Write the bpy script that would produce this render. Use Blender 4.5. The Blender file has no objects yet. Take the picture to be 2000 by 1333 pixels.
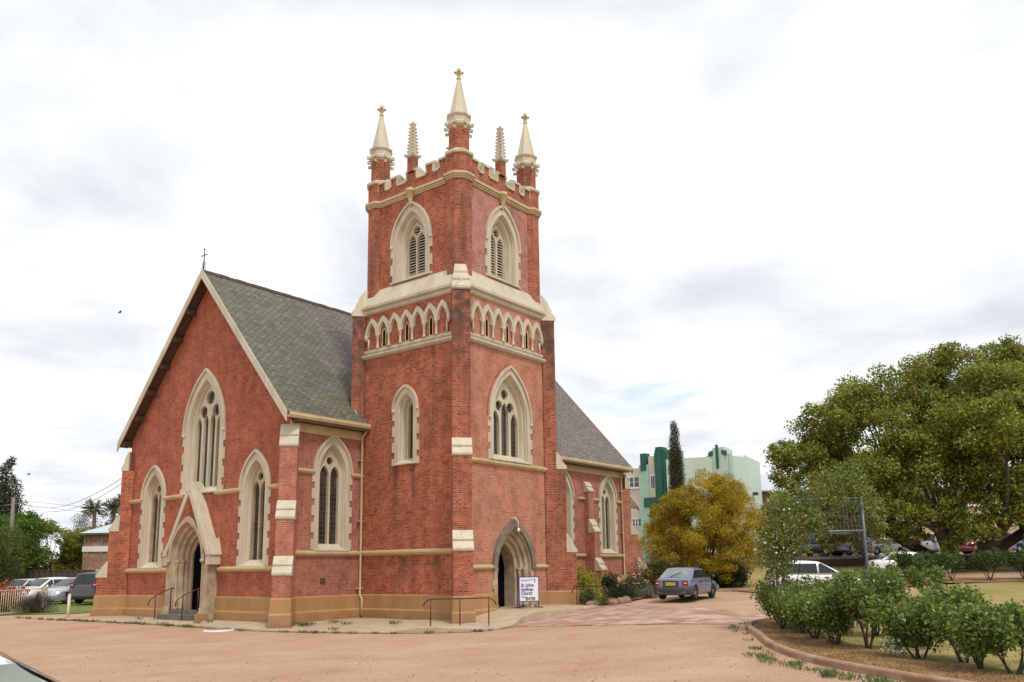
import bpy, bmesh, math, random
import numpy as np
from mathutils import Vector, Matrix
from mathutils.geometry import delaunay_2d_cdt
R = math.radians
rnd = random.Random(7)
nrs = np.random.RandomState(11)
scene = bpy.context.scene
COL = scene.collection

# ------------------------------------------------------------------ camera
CAM = (-25.0355, -21.8318, 1.966)
PITCH, ROLL, YAW = 0.18234, -0.01408, 0.656393
cd = bpy.data.cameras.new("camera"); cam = bpy.data.objects.new("camera", cd); COL.objects.link(cam)
cd.sensor_width = 36; cd.lens = 29.896; cd.shift_y = 0.0688; cd.clip_start = .1; cd.clip_end = 3000
Fv = Vector((math.cos(PITCH)*math.cos(YAW), math.cos(PITCH)*math.sin(YAW), math.sin(PITCH)))
Rv = Vector((math.sin(YAW), -math.cos(YAW), 0)); Uv = Rv.cross(Fv)
R2 = Rv*math.cos(ROLL)+Uv*math.sin(ROLL); U2 = Uv*math.cos(ROLL)-Rv*math.sin(ROLL)
M = Matrix((R2, U2, -Fv)).transposed().to_4x4(); M.translation = Vector(CAM)
cam.matrix_world = M
scene.camera = cam

# ------------------------------------------------------------------ sky, sun, exposure
SUN_EL, SUN_AZ = R(58), R(-112)            # azimuth measured from +x, anticlockwise
world = bpy.data.worlds.new("World"); scene.world = world; world.use_nodes = True
wn, wl = world.node_tree.nodes, world.node_tree.links
wn.clear()
def N(nodes, t, **kw):
    n = nodes.new(t)
    for k, v in kw.items():
        if k.startswith('i_'):
            key = k[2:]; key = int(key) if key.isdigit() else key.replace('__', ' ')
            n.inputs[key].default_value = v
        else: setattr(n, k, v)
    return n
def ramp(nodes, stops, interp='LINEAR'):
    n = nodes.new('ShaderNodeValToRGB'); cr = n.color_ramp; cr.interpolation = interp
    while len(cr.elements) < len(stops): cr.elements.new(.5)
    for e, (p, c) in zip(cr.elements, stops):
        e.position = p; e.color = (*c, 1) if hasattr(c, '__len__') else (c, c, c, 1)
    return n
out = N(wn, 'ShaderNodeOutputWorld'); bg = N(wn, 'ShaderNodeBackground', i_Strength=.1)
sky = N(wn, 'ShaderNodeTexSky', sky_type='NISHITA', sun_disc=False, sun_elevation=SUN_EL,
        sun_rotation=math.pi/2-SUN_AZ, air_density=1.0, dust_density=1.5)
tc = N(wn, 'ShaderNodeTexCoord'); sep = N(wn, 'ShaderNodeSeparateXYZ'); wl.new(tc.outputs['Generated'], sep.inputs[0])
zc = N(wn, 'ShaderNodeMath', operation='MAXIMUM', i_1=0.0); wl.new(sep.outputs[2], zc.inputs[0])
za = N(wn, 'ShaderNodeMath', operation='ADD', i_1=.16); wl.new(zc.outputs[0], za.inputs[0])
dx = N(wn, 'ShaderNodeMath', operation='DIVIDE'); wl.new(sep.outputs[0], dx.inputs[0]); wl.new(za.outputs[0], dx.inputs[1])
dy = N(wn, 'ShaderNodeMath', operation='DIVIDE'); wl.new(sep.outputs[1], dy.inputs[0]); wl.new(za.outputs[0], dy.inputs[1])
cmb = N(wn, 'ShaderNodeCombineXYZ', i_2=0.4); wl.new(dx.outputs[0], cmb.inputs[0]); wl.new(dy.outputs[0], cmb.inputs[1])
n1 = N(wn, 'ShaderNodeTexNoise', i_Scale=1.15, i_Detail=9.0, i_Roughness=.52, i_Distortion=.35); wl.new(cmb.outputs[0], n1.inputs['Vector'])
n2 = N(wn, 'ShaderNodeTexNoise', i_Scale=1.5, i_Detail=8.0, i_Roughness=.55, i_Distortion=.25)
mp = N(wn, 'ShaderNodeMapping'); mp.inputs['Location'].default_value = (5.3, 1.7, .4); wl.new(cmb.outputs[0], mp.inputs[0]); wl.new(mp.outputs[0], n2.inputs['Vector'])
cover = ramp(wn, [(.25, 0.0), (.36, 1.0)]); wl.new(n1.outputs['Fac'], cover.inputs[0])
shade = ramp(wn, [(.33, (7.5, 7.85, 8.5)), (.44, (9.2, 9.45, 9.9)), (.53, (10.6, 10.7, 10.8)), (.66, (12.2, 12.2, 12.2))]); wl.new(n2.outputs['Fac'], shade.inputs[0])
skyb = N(wn, 'ShaderNodeMix', data_type='RGBA', blend_type='MULTIPLY'); skyb.inputs[0].default_value = 1.0
wl.new(sky.outputs[0], skyb.inputs[6]); skyb.inputs[7].default_value = (2.3, 2.2, 2.0, 1)
mx = N(wn, 'ShaderNodeMix', data_type='RGBA'); wl.new(cover.outputs[0], mx.inputs[0]); wl.new(skyb.outputs[2], mx.inputs[6]); wl.new(shade.outputs[0], mx.inputs[7])
wl.new(mx.outputs[2], bg.inputs[0]); wl.new(bg.outputs[0], out.inputs[0])
sd = bpy.data.lights.new("sun", 'SUN'); sd.energy = 2.2; sd.angle = R(10); sd.color = (1, .95, .87)
so = bpy.data.objects.new("sun", sd); COL.objects.link(so)
sv = Vector((math.cos(SUN_EL)*math.cos(SUN_AZ), math.cos(SUN_EL)*math.sin(SUN_AZ), math.sin(SUN_EL)))
so.rotation_euler = sv.to_track_quat('Z', 'Y').to_euler()
scene.view_settings.view_transform = 'Standard'; scene.view_settings.look = 'None'
scene.view_settings.exposure = 0; scene.view_settings.gamma = 1
scene.cycles.max_bounces = 8; scene.cycles.transparent_max_bounces = 8

# ------------------------------------------------------------------ terrain
HX, HY = math.cos(YAW), math.sin(YAW)
LT = [(0,.3),(10,.15),(20,-.08),(28,-.22),(33,-.14),(38,.0),(50,.25),(120,.5),(2000,.6)]
RT = [(0,.3),(10,.14),(18,.15),(24,.28),(36,.5),(50,1.1),(60,1.9),(68,2.5),(120,3.0),(2000,3.2)]
def lin(T, d):
    if d <= T[0][0]: return T[0][1]
    for (a, b), (c, e) in zip(T, T[1:]):
        if d <= c: return b+(e-b)*(d-a)/(c-a)
    return T[-1][1]
def smooth(t): t = min(1, max(0, t)); return t*t*(3-2*t)
def gz(x, y):
    dx_, dy_ = x-CAM[0], y-CAM[1]
    d = dx_*HX+dy_*HY; r = dx_*HY-dy_*HX
    a = sum(lin(LT, d+o) for o in (-2,-1,0,1,2))/5; b = sum(lin(RT, d+o) for o in (-2,-1,0,1,2))/5
    t = smooth((r+2)/9.0)
    return a*(1-t)+b*t

# ------------------------------------------------------------------ materials
MATS = {}
def newmat(name):
    m = bpy.data.materials.new(name); m.use_nodes = True; MATS[name] = m
    nt = m.node_tree; nt.nodes.clear()
    o = nt.nodes.new('ShaderNodeOutputMaterial'); b = nt.nodes.new('ShaderNodeBsdfPrincipled')
    nt.links.new(b.outputs[0], o.inputs[0])
    return m, nt.nodes, nt.links, b, o
def mixrgb(nodes, links, fac, a, b, blend='MIX'):
    n = N(nodes, 'ShaderNodeMix', data_type='RGBA', blend_type=blend)
    for sock, v in ((0, fac), (6, a), (7, b)):
        if hasattr(v, 'links') or hasattr(v, 'is_linked'): links.new(v, n.inputs[sock])
        elif hasattr(v, '__len__'): n.inputs[sock].default_value = (*v[:3], 1)
        else: n.inputs[sock].default_value = v if sock == 0 else (v, v, v, 1)
    return n.outputs[2]
def plain(name, c, rough=.6, var=.12, scale=3.0, metal=0, bump=0, bscale=40, spec=.5, coat=0, streak=False, grime=0, foot_shade=False):
    m, nd, lk, b, o = newmat(name)
    t = N(nd, 'ShaderNodeTexCoord')
    vec = t.outputs['Object']
    if streak:
        mpp = N(nd, 'ShaderNodeMapping'); mpp.inputs['Scale'].default_value = (1, 1, .22); lk.new(vec, mpp.inputs[0]); vec = mpp.outputs[0]
    n = N(nd, 'ShaderNodeTexNoise', i_Scale=scale, i_Detail=6.0, i_Roughness=.6); lk.new(vec, n.inputs['Vector'])
    r = ramp(nd, [(.3, 1-var), (.7, 1+var*.6)]); lk.new(n.outputs['Fac'], r.inputs[0])
    colr = mixrgb(nd, lk, 1.0, c, r.outputs[0], 'MULTIPLY')
    if grime:
        mg = N(nd, 'ShaderNodeMapping'); mg.inputs['Scale'].default_value = (2.2, 2.2, .35); lk.new(t.outputs['Object'], mg.inputs[0])
        ng = N(nd, 'ShaderNodeTexNoise', i_Scale=1.6, i_Detail=8.0, i_Roughness=.65); lk.new(mg.outputs[0], ng.inputs['Vector'])
        rg_ = ramp(nd, [(.5, 0.0), (.72, grime)]); lk.new(ng.outputs['Fac'], rg_.inputs[0])
        colr = mixrgb(nd, lk, rg_.outputs[0], colr, (.2,.165,.11))
    if foot_shade:  # contact shade near the ground, put into the colour and broken up by noise
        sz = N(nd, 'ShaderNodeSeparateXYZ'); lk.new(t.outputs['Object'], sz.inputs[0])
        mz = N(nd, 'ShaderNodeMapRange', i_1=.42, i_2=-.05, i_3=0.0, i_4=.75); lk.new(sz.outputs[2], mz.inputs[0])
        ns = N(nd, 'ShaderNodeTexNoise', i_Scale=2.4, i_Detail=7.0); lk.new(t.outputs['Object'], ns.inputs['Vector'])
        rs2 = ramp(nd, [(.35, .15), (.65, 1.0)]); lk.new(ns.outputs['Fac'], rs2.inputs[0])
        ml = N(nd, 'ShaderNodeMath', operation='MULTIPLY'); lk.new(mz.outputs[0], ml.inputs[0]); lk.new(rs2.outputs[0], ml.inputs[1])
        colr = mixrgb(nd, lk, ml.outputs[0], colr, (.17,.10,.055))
    lk.new(colr, b.inputs['Base Color'])
    b.inputs['Roughness'].default_value = rough; b.inputs['Metallic'].default_value = metal
    b.inputs['Specular IOR Level'].default_value = spec; b.inputs['Coat Weight'].default_value = coat
    if bump:
        n2_ = N(nd, 'ShaderNodeTexNoise', i_Scale=bscale, i_Detail=4.0); lk.new(t.outputs['Object'], n2_.inputs['Vector'])
        bp = N(nd, 'ShaderNodeBump', i_Strength=bump, i_Distance=.02); lk.new(n2_.outputs['Fac'], bp.inputs['Height']); lk.new(bp.outputs[0], b.inputs['Normal'])
    return m
def brick(name, stops, mortar, stain=.5, stain_col=(.06,.04,.035), smear=0.0, smear_col=(.45,.3,.25), bw=.205, bh=.074, ms=.012, seed=0.0, band=None, drips=()):
    m, nd, lk, b, o = newmat(name)
    uv = N(nd, 'ShaderNodeUVMap'); t = N(nd, 'ShaderNodeTexCoord')
    br = N(nd, 'ShaderNodeTexBrick', offset=.5, squash=.5, squash_frequency=2, i_Scale=1.0, i_Mortar__Size=ms, i_Mortar__Smooth=.25, i_Bias=0.0, i_Brick__Width=bw, i_Row__Height=bh)
    br.inputs['Color1'].default_value = (0,0,0,1); br.inputs['Color2'].default_value = (1,1,1,1); br.inputs['Mortar'].default_value = (.5,.5,.5,1)
    lk.new(uv.outputs[0], br.inputs['Vector'])
    cr = ramp(nd, stops); lk.new(br.outputs['Color'], cr.inputs[0])
    mpp = N(nd, 'ShaderNodeMapping'); mpp.inputs['Location'].default_value = (seed, seed*1.7, 0); lk.new(t.outputs['Object'], mpp.inputs[0])
    n = N(nd, 'ShaderNodeTexNoise', i_Scale=.55, i_Detail=7.0, i_Roughness=.62); lk.new(mpp.outputs[0], n.inputs['Vector'])
    r = ramp(nd, [(.3, .78), (.7, 1.16)]); lk.new(n.outputs['Fac'], r.inputs[0])
    col = mixrgb(nd, lk, 1.0, cr.outputs[0], r.outputs[0], 'MULTIPLY')
    n0 = N(nd, 'ShaderNodeTexNoise', i_Scale=2.2, i_Detail=3.0); lk.new(mpp.outputs[0], n0.inputs['Vector'])
    mr = ramp(nd, [(.35, tuple(.55*x for x in mortar)), (.65, mortar)]); lk.new(n0.outputs['Fac'], mr.inputs[0])
    col = mixrgb(nd, lk, br.outputs['Fac'], col, mr.outputs[0])
    if smear:
        n3 = N(nd, 'ShaderNodeTexNoise', i_Scale=1.6, i_Detail=8.0, i_Roughness=.7); lk.new(mpp.outputs[0], n3.inputs['Vector'])
        r3 = ramp(nd, [(.42, 0.0), (.68, smear)]); lk.new(n3.outputs['Fac'], r3.inputs[0])
        col = mixrgb(nd, lk, r3.outputs[0], col, smear_col)
    mp2 = N(nd, 'ShaderNodeMapping'); mp2.inputs['Scale'].default_value = (1.3, 1.3, .16); mp2.inputs['Location'].default_value = (seed*3, 1, seed); lk.new(t.outputs['Object'], mp2.inputs[0])
    n4 = N(nd, 'ShaderNodeTexNoise', i_Scale=1.1, i_Detail=6.0, i_Roughness=.6); lk.new(mp2.outputs[0], n4.inputs['Vector'])
    r4 = ramp(nd, [(.52, 0.0), (.74, stain)]); lk.new(n4.outputs['Fac'], r4.inputs[0])
    col = mixrgb(nd, lk, r4.outputs[0], col, stain_col)
    for y0, zt_, ln, wd in drips:
        sd_ = N(nd, 'ShaderNodeSeparateXYZ'); lk.new(t.outputs['Object'], sd_.inputs[0])
        nw = N(nd, 'ShaderNodeTexNoise', i_Scale=1.3, i_Detail=5.0); lk.new(t.outputs['Object'], nw.inputs['Vector'])
        wob = N(nd, 'ShaderNodeMath', operation='MULTIPLY_ADD', i_1=.22, i_2=-.11-y0); lk.new(nw.outputs['Fac'], wob.inputs[0])
        dy_ = N(nd, 'ShaderNodeMath', operation='ADD'); lk.new(sd_.outputs[1], dy_.inputs[0]); lk.new(wob.outputs[0], dy_.inputs[1])
        ab = N(nd, 'ShaderNodeMath', operation='ABSOLUTE'); lk.new(dy_.outputs[0], ab.inputs[0])
        m1 = N(nd, 'ShaderNodeMapRange', i_1=wd, i_2=wd*.2, i_3=0.0, i_4=1.0); lk.new(ab.outputs[0], m1.inputs[0])
        m2_ = N(nd, 'ShaderNodeMapRange', i_1=zt_-ln, i_2=zt_-.1, i_3=0.0, i_4=.8); lk.new(sd_.outputs[2], m2_.inputs[0])
        lt = N(nd, 'ShaderNodeMath', operation='LESS_THAN', i_1=zt_); lk.new(sd_.outputs[2], lt.inputs[0])
        a1 = N(nd, 'ShaderNodeMath', operation='MULTIPLY'); lk.new(m1.outputs[0], a1.inputs[0]); lk.new(m2_.outputs[0], a1.inputs[1])
        a2 = N(nd, 'ShaderNodeMath', operation='MULTIPLY'); lk.new(a1.outputs[0], a2.inputs[0]); lk.new(lt.outputs[0], a2.inputs[1])
        col = mixrgb(nd, lk, a2.outputs[0], col, (.10,.065,.04))
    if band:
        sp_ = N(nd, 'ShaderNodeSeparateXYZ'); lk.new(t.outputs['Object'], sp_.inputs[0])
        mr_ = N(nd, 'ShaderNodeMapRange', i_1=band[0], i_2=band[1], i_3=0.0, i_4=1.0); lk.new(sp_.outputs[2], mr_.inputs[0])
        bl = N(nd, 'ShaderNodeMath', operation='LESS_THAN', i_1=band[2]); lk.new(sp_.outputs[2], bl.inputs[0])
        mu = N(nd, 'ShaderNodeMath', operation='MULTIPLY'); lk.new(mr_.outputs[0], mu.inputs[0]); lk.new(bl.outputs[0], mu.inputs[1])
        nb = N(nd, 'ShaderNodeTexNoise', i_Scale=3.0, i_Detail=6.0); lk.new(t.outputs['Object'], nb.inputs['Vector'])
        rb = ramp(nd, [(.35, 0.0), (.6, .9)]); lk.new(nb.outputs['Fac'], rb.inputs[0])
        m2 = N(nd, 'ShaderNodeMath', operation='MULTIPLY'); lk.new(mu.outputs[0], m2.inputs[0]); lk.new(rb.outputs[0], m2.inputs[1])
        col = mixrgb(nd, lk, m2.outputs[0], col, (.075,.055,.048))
    lk.new(col, b.inputs['Base Color']); b.inputs['Roughness'].default_value = .85; b.inputs['Specular IOR Level'].default_value = .25
    bp = N(nd, 'ShaderNodeBump', i_Strength=.5, i_Distance=.008, invert=True); lk.new(br.outputs['Fac'], bp.inputs['Height']); lk.new(bp.outputs[0], b.inputs['Normal'])
    return m
B1 = [(0, (.17,.045,.03)), (.28, (.29,.075,.042)), (.6, (.37,.10,.053)), (1, (.45,.14,.072))]
brick('brick_red', B1, (.56,.235,.135), .42, drips=((3.62,6.22,2.7,.2),(2.62,6.22,1.7,.16),(3.1,2.5,1.3,.35),(1.3,2.5,1.0,.3)))
brick('brick_gable', [(0, (.23,.06,.038)), (.3, (.36,.088,.05)), (1, (.46,.125,.068))], (.45,.185,.11), .36, seed=4.0)
brick('brick_faded', [(0, (.28,.075,.05)), (.2, (.39,.115,.07)), (1, (.5,.17,.10))], (.56,.35,.24), .35, smear=.55, smear_col=(.52,.25,.16), seed=9.0)
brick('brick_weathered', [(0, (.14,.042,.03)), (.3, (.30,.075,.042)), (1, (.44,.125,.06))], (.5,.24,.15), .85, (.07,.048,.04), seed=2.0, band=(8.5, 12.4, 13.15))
brick('brick_belfry', [(0, (.2,.06,.045)), (.3, (.32,.095,.065)), (1, (.45,.14,.09))], (.6,.44,.36), .45, (.1,.06,.05), smear=.25, smear_col=(.48,.19,.12), seed=12.0)
brick('brick_south', [(0, (.2,.055,.04)), (.25, (.31,.085,.055)), (1, (.42,.13,.085))], (.47,.27,.19), .4, smear=.35, smear_col=(.44,.19,.13), seed=15.0)
brick('brick_low', [(0, (.24,.065,.045)), (.3, (.36,.095,.06)), (1, (.46,.14,.085))], (.52,.31,.22), .4, smear=.4, smear_col=(.46,.21,.14), seed=6.0)
brick('brick_voussoir', [(0, (.42,.09,.055)), (1, (.5,.13,.07))], (.44,.17,.11), .1, bw=.086, bh=.3, seed=1.0)
brick('brick_buff', [(0, (.24,.13,.09)), (.3, (.34,.19,.13)), (1, (.42,.25,.17))], (.4,.28,.2), .2, seed=3.0)
plain('cream', (.55,.49,.365), .55, .15, 1.4, streak=True, grime=.4)
plain('cream_trim', (.54,.425,.23), .5, .14, 2.0, grime=.35)
plain('ochre', (.385,.215,.088), .65, .22, 1.2, streak=True, foot_shade=True)
plain('sandstone', (.44,.335,.22), .8, .35, 2.6, bump=.25)
plain('sandstone_dark', (.2,.165,.12), .85, .4, 3.0, bump=.25)
plain('soffit_brown', (.09,.05,.03), .7, .2, 3)
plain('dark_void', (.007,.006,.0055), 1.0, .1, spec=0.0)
plain('door_red', (.11,.018,.015), .45, .2, 4)
plain('maroon_paint', (.085,.02,.018), .4, .15, 6)
plain('concrete', (.46,.35,.235), .85, .22, 1.6, bump=.2)
plain('step_stone', (.155,.135,.12), .75, .3, 3, bump=.2)
plain('iron', (.08,.06,.055), .6, .3, 8)
plain('grey_steel', (.16,.18,.22), .5, .25, 5, metal=.3)
plain('blue_paint', (.02,.05,.33), .45, .08)
plain('white_paint', (.78,.77,.73), .5, .06)
plain('black_paint', (.012,.012,.014), .5, .1)
plain('cream_fence', (.66,.6,.42), .5, .08)
plain('tyre', (.018,.018,.02), .85, .2, 10)
plain('rim', (.5,.5,.52), .35, .1, 8, metal=.8)
plain('grey_plastic', (.05,.052,.06), .6, .12)
plain('tail_red', (.26,.012,.014), .2, .1, coat=.5)
plain('lamp_clear', (.6,.6,.62), .15, .05, coat=.6)
plain('plate_yellow', (.65,.47,.04), .5, .1)
plain('bark', (.075,.055,.042), .9, .4, 6, bump=.4)
plain('bark_pale', (.16,.12,.09), .9, .35, 5, bump=.4)
plain('mint', (.55,.66,.53), .7, .07, .6)
plain('art_cream', (.62,.55,.43), .7, .06, .6)
plain('deep_green', (.012,.10,.065), .6, .15, 1)
plain('mid_green', (.36,.54,.42), .7, .07, .8)
plain('teal', (.25,.43,.42), .7, .1, 1)
plain('roof_metal', (.5,.53,.58), .5, .12, 1.5)
plain('brown_wall', (.2,.12,.08), .85, .25, 1.5)
plain('tan_wall', (.52,.36,.2), .8, .12, .6)
plain('brown_fence', (.075,.05,.034), .7, .15, 2)
plain('rock', (.3,.19,.13), .9, .45, 5, bump=.6, bscale=12)
plain('joint_shade', (.13,.075,.045), .95, .4, 4, bump=.5)
plain('kerb_concrete', (.38,.235,.15), .9, .3, 3, bump=.3)
plain('retaining', (.13,.095,.065), .9, .3, 2, bump=.3)
plain('wood_grey', (.2,.18,.16), .85, .25, 6)
plain('petal_white', (.75,.7,.62), .6, .12, 9)
plain('petal_red', (.55,.02,.02), .5, .2, 9)
plain('petal_pink', (.6,.2,.22), .5, .2, 9)
plain('bird_dark', (.06,.055,.05), .7, .2)
plain('manhole_steel', (.3,.29,.28), .6, .3, 5)
def paint(name, c, metal=.25):
    m = plain(name, c, .28, .03, 1.0, metal=metal, coat=.7); return m
paint('car_blue', (.14,.175,.275)); paint('car_white', (.72,.72,.72), 0); paint('car_silver', (.5,.51,.55), .5)
paint('car_graphite', (.05,.048,.055)); paint('car_pink', (.5,.12,.16)); paint('car_grey', (.15,.16,.2)); paint('car_lav', (.7,.69,.74), 0); paint('car_dark', (.03,.03,.035))
def glassmat(name, base, rough=.08, lead=False, lead_col=(.085,.08,.07)):
    m, nd, lk, b, o = newmat(name)
    t = N(nd, 'ShaderNodeTexCoord')
    n = N(nd, 'ShaderNodeTexNoise', i_Scale=1.3, i_Detail=3.0); lk.new(t.outputs['Object'], n.inputs['Vector'])
    r = ramp(nd, [(.3, tuple(.5*x for x in base)), (.7, tuple(1.5*x for x in base))]); lk.new(n.outputs['Fac'], r.inputs[0])
    col = r.outputs[0]
    if lead:
        uv = N(nd, 'ShaderNodeUVMap')
        br = N(nd, 'ShaderNodeTexBrick', offset=0, i_Scale=1.0, i_Mortar__Size=.012, i_Brick__Width=.14, i_Row__Height=.2)
        br.inputs['Color1'].default_value = (.1,.1,.1,1); br.inputs['Color2'].default_value = (1,1,1,1)
        lk.new(uv.outputs[0], br.inputs['Vector'])
        r5 = ramp(nd, [(0, .6), (1, 1.7)]); lk.new(br.outputs['Color'], r5.inputs[0])
        col = mixrgb(nd, lk, 1.0, col, r5.outputs[0], 'MULTIPLY')
        col = mixrgb(nd, lk, br.outputs['Fac'], col, lead_col)
    lk.new(col, b.inputs['Base Color'])
    b.inputs['Roughness'].default_value = rough; b.inputs['Specular IOR Level'].default_value = .5
    return m
glassmat('church_glass', (.03,.022,.018), .25, True)
glassmat('car_glass', (.02,.025,.026), .06)
glassmat('car_glass_light', (.2,.22,.23), .08)
glassmat('near_glass', (.34,.40,.36), .06)
glassmat('house_glass', (.08,.1,.12), .1)
def slate():
    m, nd, lk, b, o = newmat('slate')
    uv = N(nd, 'ShaderNodeUVMap'); t = N(nd, 'ShaderNodeTexCoord')
    br = N(nd, 'ShaderNodeTexBrick', offset=.5, i_Scale=1.0, i_Mortar__Size=.02, i_Mortar__Smooth=.5, i_Brick__Width=.33, i_Row__Height=.17)
    br.inputs['Color1'].default_value = (0,0,0,1); br.inputs['Color2'].default_value = (1,1,1,1)
    lk.new(uv.outputs[0], br.inputs['Vector'])
    n = N(nd, 'ShaderNodeTexNoise', i_Scale=.35, i_Detail=8.0, i_Roughness=.65); lk.new(t.outputs['Object'], n.inputs['Vector'])
    sx_ = N(nd, 'ShaderNodeSeparateXYZ'); lk.new(t.outputs['Object'], sx_.inputs[0])
    gx = N(nd, 'ShaderNodeMapRange', i_1=-4.0, i_2=4.0, i_3=-.13, i_4=.10); lk.new(sx_.outputs[0], gx.inputs[0])
    ga_ = N(nd, 'ShaderNodeMath', operation='ADD'); lk.new(n.outputs['Fac'], ga_.inputs[0]); lk.new(gx.outputs[0], ga_.inputs[1])
    a = ramp(nd, [(.36, (.14,.137,.09)), (.52, (.165,.155,.12)), (.68, (.185,.138,.122))]); lk.new(ga_.outputs[0], a.inputs[0])
    v = ramp(nd, [(0, .7), (.4, .95), (.8, 1.06), (1, 1.32)]); lk.new(br.outputs['Color'], v.inputs[0])
    col = mixrgb(nd, lk, 1.0, a.outputs[0], v.outputs[0], 'MULTIPLY')
    n2_ = N(nd, 'ShaderNodeTexNoise', i_Scale=5.0, i_Detail=6.0, i_Roughness=.7); lk.new(t.outputs['Object'], n2_.inputs['Vector'])
    r2 = ramp(nd, [(.55, 0.0), (.72, .5)]); lk.new(n2_.outputs['Fac'], r2.inputs[0])
    col = mixrgb(nd, lk, r2.outputs[0], col, (.3,.3,.26))
    col = mixrgb(nd, lk, br.outputs['Fac'], col, (.05,.05,.045))
    lk.new(col, b.inputs['Base Color']); b.inputs['Roughness'].default_value = .6; b.inputs['Specular IOR Level'].default_value = .35
    bp = N(nd, 'ShaderNodeBump', i_Strength=.8, i_Distance=.02, invert=True); lk.new(br.outputs['Fac'], bp.inputs['Height']); lk.new(bp.outputs[0], b.inputs['Normal'])
slate()
def leafmat(name, c1, c2, trans=.3, rough=.5, pscale=.7):
    m, nd, lk, b, o = newmat(name)
    g = N(nd, 'ShaderNodeNewGeometry'); t = N(nd, 'ShaderNodeTexCoord')
    n = N(nd, 'ShaderNodeTexNoise', i_Scale=pscale, i_Detail=4.0); lk.new(t.outputs['Object'], n.inputs['Vector'])
    ad = N(nd, 'ShaderNodeMath', operation='MULTIPLY_ADD', i_1=.5, i_2=0.0); lk.new(g.outputs['Random Per Island'], ad.inputs[0])
    ad2 = N(nd, 'ShaderNodeMath', operation='MULTIPLY_ADD', i_1=.6); lk.new(n.outputs['Fac'], ad2.inputs[0]); lk.new(ad.outputs[0], ad2.inputs[2])
    r = ramp(nd, [(.25, c1), (.85, c2)]); lk.new(ad2.outputs[0], r.inputs[0])
    lk.new(r.outputs[0], b.inputs['Base Color']); b.inputs['Roughness'].default_value = rough; b.inputs['Specular IOR Level'].default_value = .3
    tr = N(nd, 'ShaderNodeBsdfTranslucent'); ms = N(nd, 'ShaderNodeMixShader', i_0=trans)
    lk.new(r.outputs[0], tr.inputs[0]); lk.new(b.outputs[0], ms.inputs[1]); lk.new(tr.outputs[0], ms.inputs[2]); lk.new(ms.outputs[0], o.inputs[0])
    return m
leafmat('leaf_big', (.045,.075,.012), (.43,.46,.075), .38)
leafmat('leaf_wattle', (.09,.11,.018), (.88,.62,.06), .4, .5, .55)
leafmat('leaf_cypress', (.045,.05,.022), (.13,.125,.055), .15)
leafmat('leaf_dark', (.018,.03,.01), (.055,.075,.022), .2)
leafmat('leaf_olive', (.035,.045,.012), (.11,.105,.025), .25)
leafmat('leaf_rose', (.045,.09,.016), (.27,.36,.075), .36, .32, 2.0)
leafmat('leaf_climb', (.06,.10,.018), (.34,.38,.085), .3, .45, 1.5)
leafmat('leaf_yellow', (.09,.14,.014), (.52,.47,.05), .3, .5, 1.2)
leafmat('leaf_shrub', (.03,.065,.016), (.13,.19,.045), .25, .5, 2)
leafmat('leaf_grey', (.12,.13,.1), (.35,.34,.28), .2, .6, 3)
leafmat('leaf_lav', (.035,.035,.025), (.13,.10,.085), .2, .6, 3)
leafmat('leaf_bright', (.045,.10,.012), (.15,.25,.03), .35)
leafmat('leaf_lime', (.09,.13,.012), (.32,.33,.035), .35)
leafmat('leaf_conifer', (.03,.055,.014), (.2,.21,.035), .3)
leafmat('leaf_palm', (.05,.055,.02), (.16,.15,.06), .2)
leafmat('leaf_poplar', (.035,.045,.03), (.11,.12,.075), .25)
leafmat('grass_blade', (.06,.11,.02), (.17,.21,.06), .25, .6, 1)
leafmat('pebble', (.24,.14,.09), (.55,.42,.32), .0, .9, 1)
leafmat('straw', (.24,.14,.06), (.42,.28,.14), .2, .7, 1)

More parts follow.
